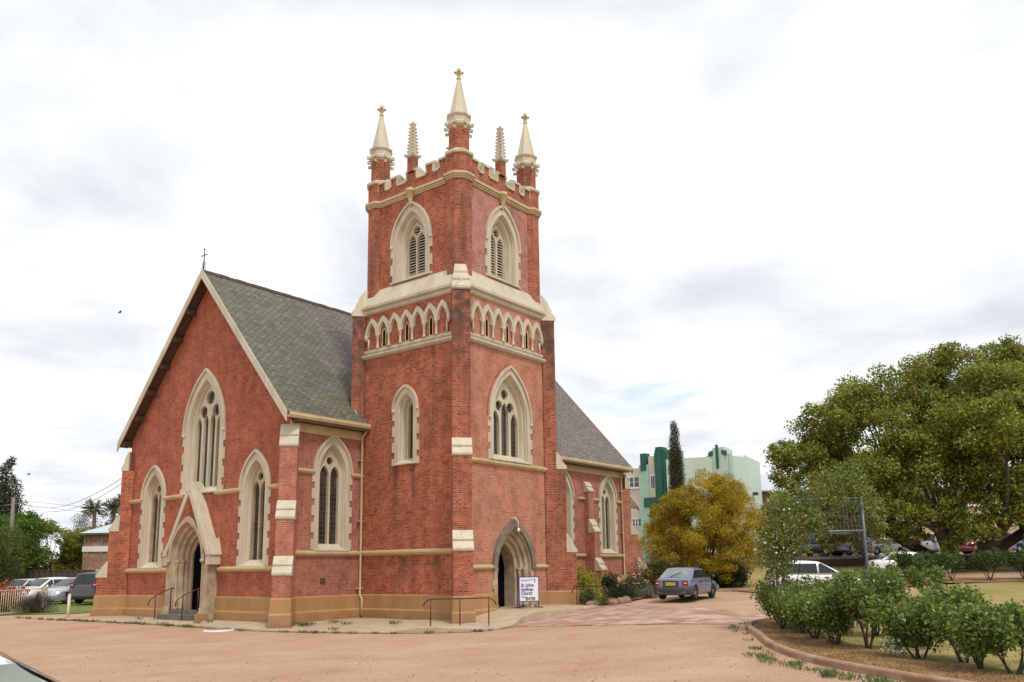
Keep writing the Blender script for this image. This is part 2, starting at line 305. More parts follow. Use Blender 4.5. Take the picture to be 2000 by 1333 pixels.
def ground_mat(name, stops, speck, bump=.3, scale=.25, fine=22, tracks=False):
    m, nd, lk, b, o = newmat(name)
    t = N(nd, 'ShaderNodeTexCoord')
    vec = t.outputs['Object']
    n = N(nd, 'ShaderNodeTexNoise', i_Scale=scale, i_Detail=9.0, i_Roughness=.6); lk.new(vec, n.inputs['Vector'])
    a = ramp(nd, stops); lk.new(n.outputs['Fac'], a.inputs[0]); col = a.outputs[0]
    if tracks:
        mpp = N(nd, 'ShaderNodeMapping'); mpp.inputs['Rotation'].default_value = (0, 0, R(62)); mpp.inputs['Scale'].default_value = (.12, 1.4, 1); lk.new(vec, mpp.inputs[0])
        nt_ = N(nd, 'ShaderNodeTexNoise', i_Scale=.8, i_Detail=5.0, i_Distortion=.6); lk.new(mpp.outputs[0], nt_.inputs['Vector'])
        rt = ramp(nd, [(.38, .975), (.62, 1.02)]); lk.new(nt_.outputs['Fac'], rt.inputs[0])
        col = mixrgb(nd, lk, 1.0, col, rt.outputs[0], 'MULTIPLY')
    n2_ = N(nd, 'ShaderNodeTexNoise', i_Scale=fine, i_Detail=5.0, i_Roughness=.75); lk.new(vec, n2_.inputs['Vector'])
    r2 = ramp(nd, [(.3, 1-speck), (.7, 1+speck)]); lk.new(n2_.outputs['Fac'], r2.inputs[0])
    col = mixrgb(nd, lk, 1.0, col, r2.outputs[0], 'MULTIPLY')
    vz = N(nd, 'ShaderNodeTexVoronoi', i_Scale=fine*.35); lk.new(vec, vz.inputs['Vector'])
    rv = ramp(nd, [(.02, 1-speck*1.6), (.12, 1.0)]); lk.new(vz.outputs['Distance'], rv.inputs[0])
    col = mixrgb(nd, lk, 1.0, col, rv.outputs[0], 'MULTIPLY')
    lk.new(col, b.inputs['Base Color']); b.inputs['Roughness'].default_value = .95; b.inputs['Specular IOR Level'].default_value = .2
    bp = N(nd, 'ShaderNodeBump', i_Strength=bump, i_Distance=.02); lk.new(n2_.outputs['Fac'], bp.inputs['Height']); lk.new(bp.outputs[0], b.inputs['Normal'])
ground_mat('gravel', [(.28, (.38,.22,.13)), (.42, (.44,.275,.18)), (.55, (.46,.30,.20)), (.72, (.51,.35,.25))], .34, .9, .45, 38, True)
ground_mat('lawn_dry', [(.3, (.2,.19,.055)), (.5, (.3,.235,.085)), (.7, (.37,.265,.12))], .3, .5, .35, 30)
ground_mat('lawn_green', [(.3, (.09,.14,.03)), (.6, (.18,.2,.05)), (.75, (.26,.2,.08))], .3, .5, .4, 30)
ground_mat('mulch', [(.3, (.17,.095,.045)), (.55, (.3,.18,.085)), (.7, (.38,.25,.12))], .4, .9, 1.2, 30)
ground_mat('asphalt', [(.3, (.09,.085,.08)), (.7, (.13,.12,.11))], .15, .2, .4, 30)
def pavers():
    m, nd, lk, b, o = newmat('pavers')
    t = N(nd, 'ShaderNodeTexCoord'); mpp = N(nd, 'ShaderNodeMapping'); mpp.inputs['Rotation'].default_value = (0, 0, R(14)); lk.new(t.outputs['Object'], mpp.inputs[0])
    br = N(nd, 'ShaderNodeTexBrick', offset=.5, i_Scale=1.0, i_Mortar__Size=.014, i_Brick__Width=.46, i_Row__Height=.46)
    br.inputs['Color1'].default_value = (0,0,0,1); br.inputs['Color2'].default_value = (1,1,1,1)
    lk.new(mpp.outputs[0], br.inputs['Vector'])
    cr = ramp(nd, [(0, (.31,.17,.115)), (.5, (.42,.26,.185)), (1, (.5,.36,.28))]); lk.new(br.outputs['Color'], cr.inputs[0])
    n = N(nd, 'ShaderNodeTexNoise', i_Scale=.8, i_Detail=6.0); lk.new(t.outputs['Object'], n.inputs['Vector'])
    r = ramp(nd, [(.3, .8), (.7, 1.15)]); lk.new(n.outputs['Fac'], r.inputs[0])
    col = mixrgb(nd, lk, 1.0, cr.outputs[0], r.outputs[0], 'MULTIPLY')
    col = mixrgb(nd, lk, br.outputs['Fac'], col, (.17,.1,.065))
    lk.new(col, b.inputs['Base Color']); b.inputs['Roughness'].default_value = .85
pavers()

# ------------------------------------------------------------------ mesh helpers
class Fr:                                   # local frame: u along, v up, n outward
    def __init__(s, o, U, V, Nn): s.o = Vector(o); s.U = Vector(U); s.V = Vector(V); s.N = Vector(Nn)
    def p(s, u, v, n=0): return s.o+s.U*u+s.V*v+s.N*n
def pip(x, y, P):
    c = False; j = len(P)-1
    for i in range(len(P)):
        if (P[i][1] > y) != (P[j][1] > y) and x < (P[j][0]-P[i][0])*(y-P[i][1])/(P[j][1]-P[i][1])+P[i][0]: c = not c
        j = i
    return c
class MB:
    def __init__(s): s.v = []; s.f = []; s.sm = []
    def add(s, vs, fs, smooth=False):
        o = len(s.v); s.v += [tuple(p) for p in vs]; s.f += [tuple(i+o for i in f) for f in fs]; s.sm += [smooth]*len(fs); return s
    def box(s, a, b, M=None):
        x0,y0,z0 = a; x1,y1,z1 = b
        vs = [Vector(p) for p in ((x0,y0,z0),(x1,y0,z0),(x1,y1,z0),(x0,y1,z0),(x0,y0,z1),(x1,y0,z1),(x1,y1,z1),(x0,y1,z1))]
        if M: vs = [M @ p for p in vs]
        return s.add(vs, [(0,3,2,1),(4,5,6,7),(0,1,5,4),(1,2,6,5),(2,3,7,6),(3,0,4,7)])
    def fbox(s, F, u0, u1, v0, v1, n0, n1):
        vs = [F.p(u,v,n) for (u,v,n) in ((u0,v0,n0),(u1,v0,n0),(u1,v1,n0),(u0,v1,n0),(u0,v0,n1),(u1,v0,n1),(u1,v1,n1),(u0,v1,n1))]
        return s.add(vs, [(0,3,2,1),(4,5,6,7),(0,1,5,4),(1,2,6,5),(2,3,7,6),(3,0,4,7)])
    def plate(s, F, outer, holes, n0, n1, back=True):
        vs = [Vector((p[0], p[1])) for p in outer]; ed = [(i, (i+1) % len(outer)) for i in range(len(outer))]
        for h in holes:
            o = len(vs); vs += [Vector((p[0], p[1])) for p in h]; ed += [(o+i, o+(i+1) % len(h)) for i in range(len(h))]
        r = delaunay_2d_cdt(vs, ed, [], 0, 1e-5)
        P, T = r[0], r[2]
        keep = []
        for t in T:
            cx = sum(P[i][0] for i in t)/3; cy = sum(P[i][1] for i in t)/3
            if pip(cx, cy, outer) and not any(pip(cx, cy, h) for h in holes): keep.append(tuple(t))
        s.add([F.p(p[0], p[1], n1) for p in P], keep)
        if back: s.add([F.p(p[0], p[1], n0) for p in P], [t[::-1] for t in keep])
        for L in [outer]+list(holes):
            k = len(L)
            s.add([F.p(p[0], p[1], n0) for p in L]+[F.p(p[0], p[1], n1) for p in L], [(i, (i+1) % k, k+(i+1) % k, k+i) for i in range(k)])
        return s
    def loft(s, rings, closed=True, caps=False, smooth=False):
        k = len(rings[0]); o = []
        for r in rings: o += list(r)
        fs = []
        for j in range(len(rings)-1):
            for i in range(k if closed else k-1):
                a = j*k+i; b = j*k+(i+1) % k; fs.append((a, b, b+k, a+k))
        if caps: fs.append(tuple(range(k))[::-1]); fs.append(tuple((len(rings)-1)*k+i for i in range(k)))
        return s.add(o, fs, smooth)
    def tube(s, pts, r, n=8, caps=True):
        pts = [Vector(p) for p in pts]; rs = r if hasattr(r, '__len__') else [r]*len(pts)
        rings = []; up = None
        for i, p in enumerate(pts):
            d = (pts[min(i+1, len(pts)-1)]-pts[max(i-1, 0)]).normalized()
            if up is None: up = d.orthogonal().normalized()
            a = (up-d*up.dot(d)); a = a.normalized() if a.length > 1e-6 else d.orthogonal().normalized(); up = a
            b = d.cross(a)
            rings.append([p+(a*math.cos(2*math.pi*j/n)+b*math.sin(2*math.pi*j/n))*rs[i] for j in range(n)])
        return s.loft(rings, True, caps, True)
    def lathe(s, prof, c, n=16, rot=0, smooth=True, axis=None):
        rings = [[Vector((c[0]+r*math.cos(rot+2*math.pi*j/n), c[1]+r*math.sin(rot+2*math.pi*j/n), c[2]+z)) for j in range(n)] for r, z in prof]
        return s.loft(rings, True, True, smooth)
    def octa(s, c, prof):                    # prof = (apothem, z); a face looks along each axis and diagonal
        return s.lathe([(a/math.cos(math.pi/8), z) for a, z in prof], c, 8, math.pi/8, False)
    def blob(s, c, r, n=8, jit=.25, sq=(1,1,1), rg=rnd):
        rings = []
        m = 6
        for i in range(1, m):
            th = math.pi*i/m
            rings.append([Vector((c[0]+r*sq[0]*math.sin(th)*math.cos(2*math.pi*j/n)*(1+rg.uniform(-jit,jit)), c[1]+r*sq[1]*math.sin(th)*math.sin(2*math.pi*j/n)*(1+rg.uniform(-jit,jit)), c[2]+r*sq[2]*math.cos(th)*(1+rg.uniform(-jit,jit)*.5))) for j in range(n)])
        return s.loft(rings, True, True, True)
    def build(s, name, m, parent=None, bevel=0):
        me = bpy.data.meshes.new(name); me.from_pydata(s.v, [], s.f); me.update()
        bm = bmesh.new(); bm.from_mesh(me)
        bmesh.ops.recalc_face_normals(bm, faces=bm.faces[:])
        bm.to_mesh(me); bm.free()
        uvl = me.uv_layers.new(name='UVMap').data
        for p in me.polygons:
            n = p.normal
            if abs(n.z) > .95: t, q = Vector((1,0,0)), Vector((0,1,0))
            else:
                t = Vector((-n.y, n.x, 0)).normalized(); q = n.cross(t)
                if abs(n.z) < .02: q = Vector((0,0,1))
            for li in p.loop_indices:
                co = me.vertices[me.loops[li].vertex_index].co; uvl[li].uv = (co.dot(t), co.dot(q))
        for p, sm in zip(me.polygons, s.sm): p.use_smooth = sm
        me.materials.append(MATS[m] if isinstance(m, str) else m)
        o = bpy.data.objects.new(name, me); COL.objects.link(o)
        if parent: o.parent = parent
        if bevel:
            bv = o.modifiers.new('bevel', 'BEVEL'); bv.width = bevel; bv.segments = 2; bv.limit_method = 'ANGLE'
        return o
def tag(o, label, cat, group=None):
    o['label'] = label; o['category'] = cat
    if group: o['group'] = group
    return o
def thing(name, label, cat, loc=(0,0,0), rz=0, group=None):
    o = bpy.data.objects.new(name, None); COL.objects.link(o); o.empty_display_size = .3
    o.location = loc; o.rotation_euler = (0,0,rz); return tag(o, label, cat, group)
def struct(o): o['kind'] = 'structure'; return o
def copy_tree(o, parent=None):
    c = o.copy(); COL.objects.link(c); c.parent = parent
    for ch in o.children: copy_tree(ch, c)
    return c
def arch(cu, w, zs, h, n=12, zb=None):
    """pointed arch, from left spring over the apex to right spring; optional jambs to zb"""
    r = (w*w+h*h)/(2*w); a1 = math.atan2(h, r-w)
    L = [(cu-w+r-r*math.cos(a1*i/n), zs+r*math.sin(a1*i/n)) for i in range(n+1)]
    Rr = [(2*cu-p[0], p[1]) for p in L[-2::-1]]
    P = L+Rr
    if zb is not None: P = [(cu-w, zb)]+P+[(cu+w, zb)]
    return P
def circ(cu, z, r, n=18): return [(cu+r*math.cos(2*math.pi*i/n), z+r*math.sin(2*math.pi*i/n)) for i in range(n)]

# ================================================================== CHURCH
W = 6.04; C0 = W/2
XF, YN, YM, YL = -3.87, 5.68, 11.77, 17.86; XE = 22.3
ZV = Vector((0,0,1))
FL = Fr((0,0,0), (0,1,0), ZV, (-1,0,0)); FRr = Fr((0,0,0), (1,0,0), ZV, (0,-1,0))
UI = .28
FLu = Fr((UI,0,0), (0,1,0), ZV, (-1,0,0)); FRu = Fr((0,UI,0), (1,0,0), ZV, (0,-1,0))
FG = Fr((XF,0,0), (0,1,0), ZV, (-1,0,0)); FN = Fr((0,YN,0), (1,0,0), ZV, (0,-1,0))
church = thing('church', 'tall red brick church with cream trim, slate roof and a square pinnacled tower', 'church')

def window(F, cu, wi, zs, hi, zb, design, band=.22, quoin=True, splay=.16, depth=.30, pane='church_glass', voussoir=False, vband=.25, stops=True, zq=None, qh=.42, sill_out=.1, frame='cream', reveal=None, hoodext=.07):
    """wi, hi: opening half width and arch rise; returns the hole outline for the wall"""
    wo = wi+band; ho = math.sqrt((hi+band*1.25)**2)
    hole = arch(cu, wi, zs, hi, 12, zb+.06)
    A = arch(cu, wo, zs, ho, 12)
    left = []; z = zs-.02; k = 0
    zq = zb if zq is None else zq
    if quoin:
        while z > zb+.02:
            zn = max(zb, z-qh*(.62 if k % 2 else 1.0)); e = wo+.1 if k % 2 == 0 else wo-.04
            left += [(e, z), (e, zn)]; z = zn; k += 1
    else: left = [(wo, zb)]
    outer = [(cu-a, b) for a, b in reversed(left)]+A+[(cu+a, b) for a, b in left]
    m = MB(); m.plate(F, outer, [hole], -.03, .035)
    # moulded splay from the wall face inwards
    steps = [(0, -.0), (.02, -.05), (.045, -.05), (.06, -.14), (.6*splay, -.17), (splay, -depth)]
    rings = []
    for off, nn in steps:
        P = arch(cu, wi-off, zs, hi-off*1.3, 12, zb+.06); rings.append([F.p(p[0], p[1], nn) for p in P])
    m.loft(rings, False)
    w = m.build('window', frame, church)
    mi = wi-splay; hh = hi-splay*1.3
    inner = arch(cu, mi, zs, hh, 12, zb+.06)
    if reveal is None: reveal = frame
    holes = design(cu, mi, zs, hh, zb) if design else []
    if holes:
        MB().plate(F, inner, holes, -depth-.09, -depth+.07).build('tracery', reveal, w)
    MB().plate(F, inner, [], -depth-.14, -depth-.07).build('pane', pane, w)
    sm_ = MB(); sm_.add([F.p(cu-wo+.03, zb, sill_out), F.p(cu+wo-.03, zb, sill_out), F.p(cu+wo-.03, zb+.05, sill_out), F.p(cu-wo+.03, zb+.05, sill_out),
                         F.p(cu-wi+.01, zb+.1, .03), F.p(cu+wi-.01, zb+.1, .03), F.p(cu-mi, zb+.30, -depth+.04), F.p(cu+mi, zb+.30, -depth+.04), F.p(cu-mi, zb-.02, -depth+.04), F.p(cu+mi, zb-.02, -depth+.04)],
                        [(0,1,2,3),(3,2,5,4),(4,5,7,6),(0,3,4,6,8),(1,9,7,5,2),(0,8,9,1),(6,7,9,8)])
    sm_.build('sill', frame, w)
    # hood mould
    O = arch(cu, wo+hoodext, zs, ho+hoodext*1.2, 12); I = arch(cu, wo-.02, zs, ho-.025, 12)
    hm = MB(); hm.plate(F, O+I[::-1], [], .0, .11)
    if stops:
        for sgn in (-1, 1): hm.blob(F.p(cu+sgn*(wo+.02), zs-.05, .06), .08, 8, .2, (1,1,1.3))
    hm.build('hood_mould', frame, w)
    if voussoir:
        O2 = arch(cu, wo+hoodext+vband, zs+.0, ho+hoodext+vband*1.25, 12); I2 = arch(cu, wo+hoodext-.01, zs, ho+hoodext*1.2-.012, 12)
        MB().plate(F, O2+I2[::-1], [], -.02, .006).build('voussoirs', 'brick_voussoir', church)
    return hole, w
def two_light(cu, mi, zs, hh, zb):
    a = mi*.40; c = mi*.49
    return [arch(cu-c, a, zs-.12, a*1.9, 8, zb+.3), arch(cu+c, a, zs-.12, a*1.9, 8, zb+.3), circ(cu, zs+hh*.50, mi*.30)]
def belfry_light(cu, mi, zs, hh, zb):
    a = mi*.40; c = mi*.49
    return [arch(cu-c, a, zs+.05, a*1.9, 8, zb+.36), arch(cu+c, a, zs+.05, a*1.9, 8, zb+.36), circ(cu, zs+hh*.60, mi*.36)]
def three_light(cu, mi, zs, hh, zb):
    a = mi*.255; c = mi*.66
    return [arch(cu+k*c, a, zs+(.25 if k == 0 else -.15), a*2.2, 8, zb+.3) for k in (-1,0,1)]+[circ(cu-mi*.4, zs+hh*.35, mi*.24), circ(cu+mi*.4, zs+hh*.35, mi*.24), circ(cu, zs+hh*.66, mi*.24)]
def four_light(cu, mi, zs, hh, zb):
    a = mi*.18; c = mi*.49
    return [arch(cu+k*c, a, zs+.42 if abs(k) < 1 else zs+.3, a*2.4, 8, zb+.3) for k in (-1.5,-.5,.5,1.5)]+[circ(cu-mi*.46, zs+hh*.44, mi*.27), circ(cu+mi*.46, zs+hh*.44, mi*.27), circ(cu, zs+hh*.72, mi*.29)]
def one_light(cu, mi, zs, hh, zb):
    return [arch(cu, mi*.75, zs, hh*.8, 10, zb+.3)]

# ---- tower openings
hl, _w = window(FL, 3.06, .44, 8.6, .66, 6.25, one_light, band=.24, splay=.17, depth=.42, voussoir=True, vband=.17)
hr, _w = window(FRr, 3.17, 1.17, 8.17, 1.98, 6.37, three_light, band=.25, splay=.2, depth=.36, voussoir=True, vband=.12)
DZ = .38
door_hole = arch(3.27, 1.13, 1.95, 1.62, 14, -.5)
lw = MB(); lw.plate(FL, [(0,-.6),(W,-.6),(W,13.2),(0,13.2)], [hl], -.5, 0)
lw.box((.5, W-.5, -.6), (W-.5, W-.001, 13.19)); lw.box((W-.5, .5, -.6), (W-.001, W-.001, 13.19))
lw.build('tower_wall', 'brick_red', church)
MB().plate(FRr, [(.5,-.6),(W,-.6),(W,13.2),(.5,13.2)], [hr, door_hole], -.5, 0).build('tower_wall', 'brick_faded', church)
MB().box((.55,.55,13.0), (W-.55, W-.55, 13.19)).build('tower_floor', 'soffit_brown', church)
MB().box((1.3,1.6,-.4), (W-.5, W-.5, .36)).build('tower_floor', 'sandstone_dark', church)

# ---- tower door
def order_door(F, cu, w, zs, h, z0, steps, name='doorway', mat='sandstone'):
    d = MB()
    rings = []
    for off, nn in steps:
        P = arch(cu, w-off, zs, h-off*1.25, 14, z0); rings.append([F.p(p[0], p[1], nn) for p in P])
    d.loft(rings, False)
    return d
dsteps = [(-.2,.03),(.008,.03),(.008,-.10),(.14,-.14),(.16,-.26),(.30,-.30),(.32,-.42),(.47,-.46),(.5,-1.0)]
dd = order_door(FRr, 3.27, 1.13, 1.95, 1.62, DZ-.1, dsteps)
dway = dd.build('doorway', 'sandstone', church)
hm = MB(); hm.plate(FRr, arch(3.27, 1.42, 1.95, 2.03, 14)+arch(3.27, 1.18, 1.95, 1.70, 14)[::-1], [], -.02, .13)
hm.build('hood_mould', 'sandstone_dark', dway)
for s in (-1, 1):
    for off, nn in ((.24, -.17), (.40, -.33)):
        cxx = 3.27+s*(1.13-off+.06)
        cm = MB(); p = FRr.p(cxx, DZ, nn)
        cm.lathe([(.1,0),(.1,.12),(.07,.18),(.062,1.34),(.075,1.36),(.065,1.4),(.09,1.5),(.1,1.52),(.1,1.58)], p, 12); cm.build('column', 'sandstone', dway)
for s in (-1, 1):
    dq = MB()
    for k in range(5):
        e = .32 if k % 2 else .2
        a, b = (3.27-1.13-e, 3.27-1.13) if s < 0 else (3.27+1.13, 3.27+1.13+e)
        dq.fbox(FRr, a, b, DZ-.3+.36*k, DZ-.3+.36*(k+1)-.0, -.02, .05)
    dq.build('jamb_stones', 'sandstone', dway)
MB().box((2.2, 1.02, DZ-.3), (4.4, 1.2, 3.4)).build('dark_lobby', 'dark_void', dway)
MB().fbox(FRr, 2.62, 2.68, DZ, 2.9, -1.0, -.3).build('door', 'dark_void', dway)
MB().fbox(FRr, 2.0, 4.6, DZ-.5, DZ, -.95, .06).build('threshold', 'concrete', dway)
lamp = MB(); lamp.tube([FRr.p(3.1,4.02,.03), FRr.p(3.14,4.04,.2), FRr.p(3.24,3.86,.3), FRr.p(3.27,3.62,.28)], .02, 6); lamp.lathe([(.05,0),(.07,.1),(.04,.16)], FRr.p(3.27,3.44,.28), 10)
lamp.build('wall_lamp', 'white_paint', church)

# ---- string courses
def bar(F, u0, u1, z0, z1, proud, mat='cream_trim', slope=True, parent=None):
    m = MB(); h = z1-z0
    pr = [(0, z0), (proud*.55, z0+h*.12), (proud, z0+h*.45), (proud, z0+h*.75), (0, z1)]
    m.loft([[F.p(u0, z, n) for n, z in [(-.02, z0)]+pr+[(-.02, z1)]], [F.p(u1, z, n) for n, z in [(-.02, z0)]+pr+[(-.02, z1)]]], True, True)
    return m.build('string_course', mat, parent or church)
bar(FL, .3, YN, 2.55, 2.78, .14)
bar(FN, XF+.25, -.005, 2.55, 2.78, .14)
bar(FN, W, 17.45, 2.52, 2.74, .14); bar(FN, 18.25, XE-.15, 2.52, 2.74, .14)
bar(FRr, .3, 5.85, 6.13, 6.36, .14)
bar(FRr, .3, 1.93, 1.92, 2.12, .12); bar(FRr, 4.62, 5.75, 1.92, 2.12, .12)
bar(FG, YN+.25, YM-1.7, 1.98, 2.2, .14); bar(FG, YM+1.7, YL-.2, 1.98, 2.2, .14)
bar(FG, YN+.2, 6.86, 5.22, 5.44, .14); bar(FG, 8.75, YM-1.2, 5.22, 5.44, .14); bar(FG, YM+1.2, 14.6, 5.22, 5.44, .14); bar(FG, 16.55, YL-.1, 5.22, 5.44, .14)
bar(FN, XF+.2, -2.62, 5.85, 6.05, .12); bar(FN, -.66, -.005, 5.85, 6.05, .12)
bar(FN, 16.85, 17.6, 5.85, 6.05, .12); bar(FN, 18.2, 19.2, 5.85, 6.05, .12); bar(FN, 21.15, XE-.1, 5.85, 6.05, .12)
# belt under the arcade and below the belfry
for F in (FL, FRr):
    bar(F, .33, W-.28, 11.08, 11.32, .16, 'cream'); bar(F, .33, W-.28, 11.32, 11.5, .07, 'cream')
    bar(F, .33, W-.1, 13.12, 13.3, .1, 'cream'); bar(F, .33, W-.1, 13.3, 13.46, .2, 'cream')
m = MB()
m.loft([[Vector((x,y,z)) for x,y in ((-a,-a),(W+a,-a),(W+a,W+a),(-a,W+a))] for a, z in ((.04,13.2),(.16,13.46),(.16,13.5),(-UI+.02,14.3))], True, True)
m.build('weathering', 'cream', church)
# ---- blind arcade
PT = .697
for F in (FL, FRr):
    am = MB()
    for k in range(7):
        cu = C0+(k-3)*PT
        O = arch(cu, .44, 11.98, .93, 10); I = arch(cu, PT/2-.085, 12.06, .62, 10); sec = []
        for (ou, oz), (iu, iz) in zip(O, I):
            lo = cu-PT/2 if k > 0 else -99; hi = cu+PT/2 if k < 6 else 99
            ou = min(hi, max(lo, ou)); oz = max(oz, iz)
            sec.append([F.p(ou, oz, .13), F.p(iu, iz, .13), F.p(iu, iz, -.01), F.p(ou, oz, -.01)])
        am.loft(sec, True, True)
    arc = am.build('arcade', 'cream', church)
    inn = MB()
    for k in range(7):
        cu = C0+(k-3)*PT
        inn.plate(F, arch(cu, PT/2-.07, 12.1, .60, 8)+arch(cu, PT/2-.13, 12.1, .52, 8)[::-1], [], -.01, .07)
    inn.build('arch_moulding', 'cream', arc)
    for k in range(8):
        u = C0+(k-3.5)*PT
        cm = MB()
        if 0 < k < 7: cm.lathe([(.075,0),(.075,.06),(.05,.1),(.048,.42),(.06,.45),(.085,.56),(.095,.6),(.095,.64)], F.p(u, 11.48, .07), 10)
        else:
            cm.lathe([(.04,0),(.09,.1),(.1,.2),(.1,.24)], F.p(u, 11.88, .08), 10)
            cm.lathe([(.05,0),(.045,.5)], F.p(u+(.12 if k == 0 else -.12), 11.48, .05), 8)
        cm.build('column', 'cream', arc)
    for k in (1, 3, 5):
        cu = C0+(k-3)*PT
        s = MB().plate(F, arch(cu, .115, 12.12, .26, 6, 11.5), [arch(cu, .075, 12.12, .2, 6, 11.54)], -.01, .025).build('slit_window', 'cream_trim', church)
        MB().plate(F, arch(cu, .074, 12.12, .2, 6, 11.541), [], -.01, .006).build('pane', 'dark_void', s)

# ---- diagonal buttresses
def dbuttress(corner, e, width, stages, ztop, cap=True, plinth=True, matb='brick_weathered', base=-.6, mats=None):
    """stages: list of (projection, z_lip, z_slope_top) from the lowest; e = outward unit direction"""
    e = Vector((e[0], e[1], 0)).normalized(); s = Vector((-e.y, e.x, 0))
    F = Fr(corner, s, ZV, e); hw = width/2
    body = MB(); top = []
    zlo = base
    projs = [p for p, a, b in stages]
    for i, (p, zl, zt) in enumerate(stages):
        body.fbox(F, -hw, hw, zlo, zl, -.3 if abs(e.x*e.y) > .1 else -.02, p)
        zlo = zl
    b = body.build('buttress', matb, church)
    for i, (p, zl, zt) in enumerate(stages):
        pn = projs[i+1] if i+1 < len(projs) else (.02 if not cap else -.15)
        w = MB(); h = zt-zl; ov = .05; mid = (p+pn)/2
        prof = [(pn-.05, zl), (p+.02, zl), (p+ov, zl+.05), (p+ov, zl+.12), (mid+.02, zl+h*.5), (mid+.05, zl+h*.5+.02), (mid+.05, zl+h*.5+.07), (pn+.01, zt), (pn-.05, zt)]
        if i+1 == len(stages) and cap:
            prof = [(-.35, zl), (p+.03, zl), (p+.07, zl+.05), (p+.07, zl+.14), (p*.55, zl+.42), (p*.6, zl+.44), (p*.6, zl+.52), (p*.1, zl+.78), (p*.14, zl+.80), (p*.14, zl+.86), (-.25, zt), (-.35, zt)]
        rr = []
        for u in (-hw-.025, hw+.025): rr.append([F.p(u, z, n) for n, z in prof])
        if i+1 == len(stages) and cap:          # taper the cap
            rr = [[F.p(u*(1-.45*max(0, (z-zl-.1)/(zt-zl))), z, n) for n, z in prof] for u in (-hw-.03, hw+.03)]
        w.loft(rr, True, True); w.build('weathering', 'cream', b)
    if plinth:
        pl = MB(); pr = stages[0][0]
        i0 = -.3 if abs(e.x*e.y) > .1 else -.02
        pl.fbox(F, -hw-.07, hw+.07, base-.01, .36, i0, pr+.15)
        pl.loft([[F.p(u, .36, n) for u, n in ((-hw-.07, i0), (-hw-.07, pr+.15), (hw+.07, pr+.15), (hw+.07, i0))], [F.p(u, .43, n) for u, n in ((-hw-.05, i0), (-hw-.05, pr+.06), (hw+.05, pr+.06), (hw+.05, i0))]], True, True)
        pl.fbox(F, -hw-.05, hw+.05, .42, .94, i0, pr+.06)
        pl.loft([[F.p(u, .94, n) for u, n in ((-hw-.05, i0), (-hw-.05, pr+.06), (hw+.05, pr+.06), (hw+.05, i0))], [F.p(u, .99, n) for u, n in ((-hw-.005, i0), (-hw-.005, pr+.005), (hw+.005, pr+.005), (hw+.005, i0))]], True, True)
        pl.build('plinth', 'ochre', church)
    return b
TS = [(1.02, 2.62, 3.42), (.64, 6.27, 7.02), (.27, 13.1, 14.35)]
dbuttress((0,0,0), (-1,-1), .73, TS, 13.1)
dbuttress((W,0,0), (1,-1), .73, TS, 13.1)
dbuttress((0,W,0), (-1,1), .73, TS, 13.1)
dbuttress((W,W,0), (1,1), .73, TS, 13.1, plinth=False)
GS = [(1.08, 1.8, 2.55), (.67, 3.94, 4.7), (.27, 6.82, 7.75)]
dbuttress((XF,YN,0), (-1,-1), .68, GS, 7, cap=False, matb='brick_low')
dbuttress((XF,YL,0), (-1,1), .68, GS, 7, cap=False, matb='brick_red')
dbuttress((XE,YN,0), (1,-1), .68, GS, 7, cap=False, matb='brick_low')
dbuttress((17.85,YN,0), (0,-1), .6, [(1.05,1.75,2.5), (.66,3.95,4.75), (.3,6.35,6.98)], 7, cap=False, matb='brick_low')

# ---- plinth along the walls
def plinth(F, u0, u1, z0=-.6):
    m = MB()
    pr = [(-.02,z0),(.15,z0),(.15,.36),(.07,.43),(.07,.94),(.005,.99),(-.02,.99)]
    m.loft([[F.p(u, z, n) for n, z in pr] for u in (u0, u1)], True, True)
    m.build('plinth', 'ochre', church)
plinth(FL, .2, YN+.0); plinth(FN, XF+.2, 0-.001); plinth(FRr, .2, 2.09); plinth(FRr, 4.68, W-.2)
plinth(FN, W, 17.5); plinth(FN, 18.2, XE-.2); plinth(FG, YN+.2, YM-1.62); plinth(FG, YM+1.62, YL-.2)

# ---- belfry stage
hbl, wl_ = window(FLu, C0+.08, .86, 16.1, 1.42, 14.36, belfry_light, band=.3, splay=.30, depth=.42, pane='dark_void', qh=.5)
hbr, wr_ = window(FRu, C0+.13, .86, 16.1, 1.42, 14.36, belfry_light, band=.3, splay=.30, depth=.42, pane='dark_void', qh=.5)
for F, w, cu in ((FLu, wl_, C0+.08), (FRu, wr_, C0+.13)):
    lv = MB()
    for k in range(22):
        z = 14.66+k*.128
        if z > 17.35: break
        hw = .58 if z < 16.6 else .26
        lv.add([F.p(cu-hw, z, -.41), F.p(cu+hw, z, -.41), F.p(cu+hw, z+.07, -.48), F.p(cu-hw, z+.07, -.48), F.p(cu-hw, z+.022, -.41), F.p(cu+hw, z+.022, -.41), F.p(cu+hw, z+.092, -.48), F.p(cu-hw, z+.092, -.48)],
               [(0,1,2,3),(4,5,6,7),(0,1,5,4),(1,2,6,5),(2,3,7,6),(3,0,4,7)])
    lv.build('louvre', 'cream', w)
bw_ = MB(); bw_.plate(FLu, [(UI,14.0),(W-UI,14.0),(W-UI,18.75),(UI,18.75)], [hbl], -.45, 0)
bw_.box((UI+.45, W-UI-.45, 14.0), (W-UI-.45, W-UI-.001, 18.74)); bw_.box((W-UI-.45, UI+.45, 14.0), (W-UI-.001, W-UI-.001, 18.74))
bw_.build('belfry_wall', 'brick_red', church)
MB().plate(FRu, [(UI+.45,14.0),(W-UI,14.0),(W-UI,18.75),(UI+.45,18.75)], [hbr], -.45, 0).build('belfry_wall', 'brick_belfry', church)
MB().box((UI+.46,UI+.46,18.2), (W-UI-.46,W-UI-.46,18.7)).build('tower_roof', 'sandstone_dark', church)
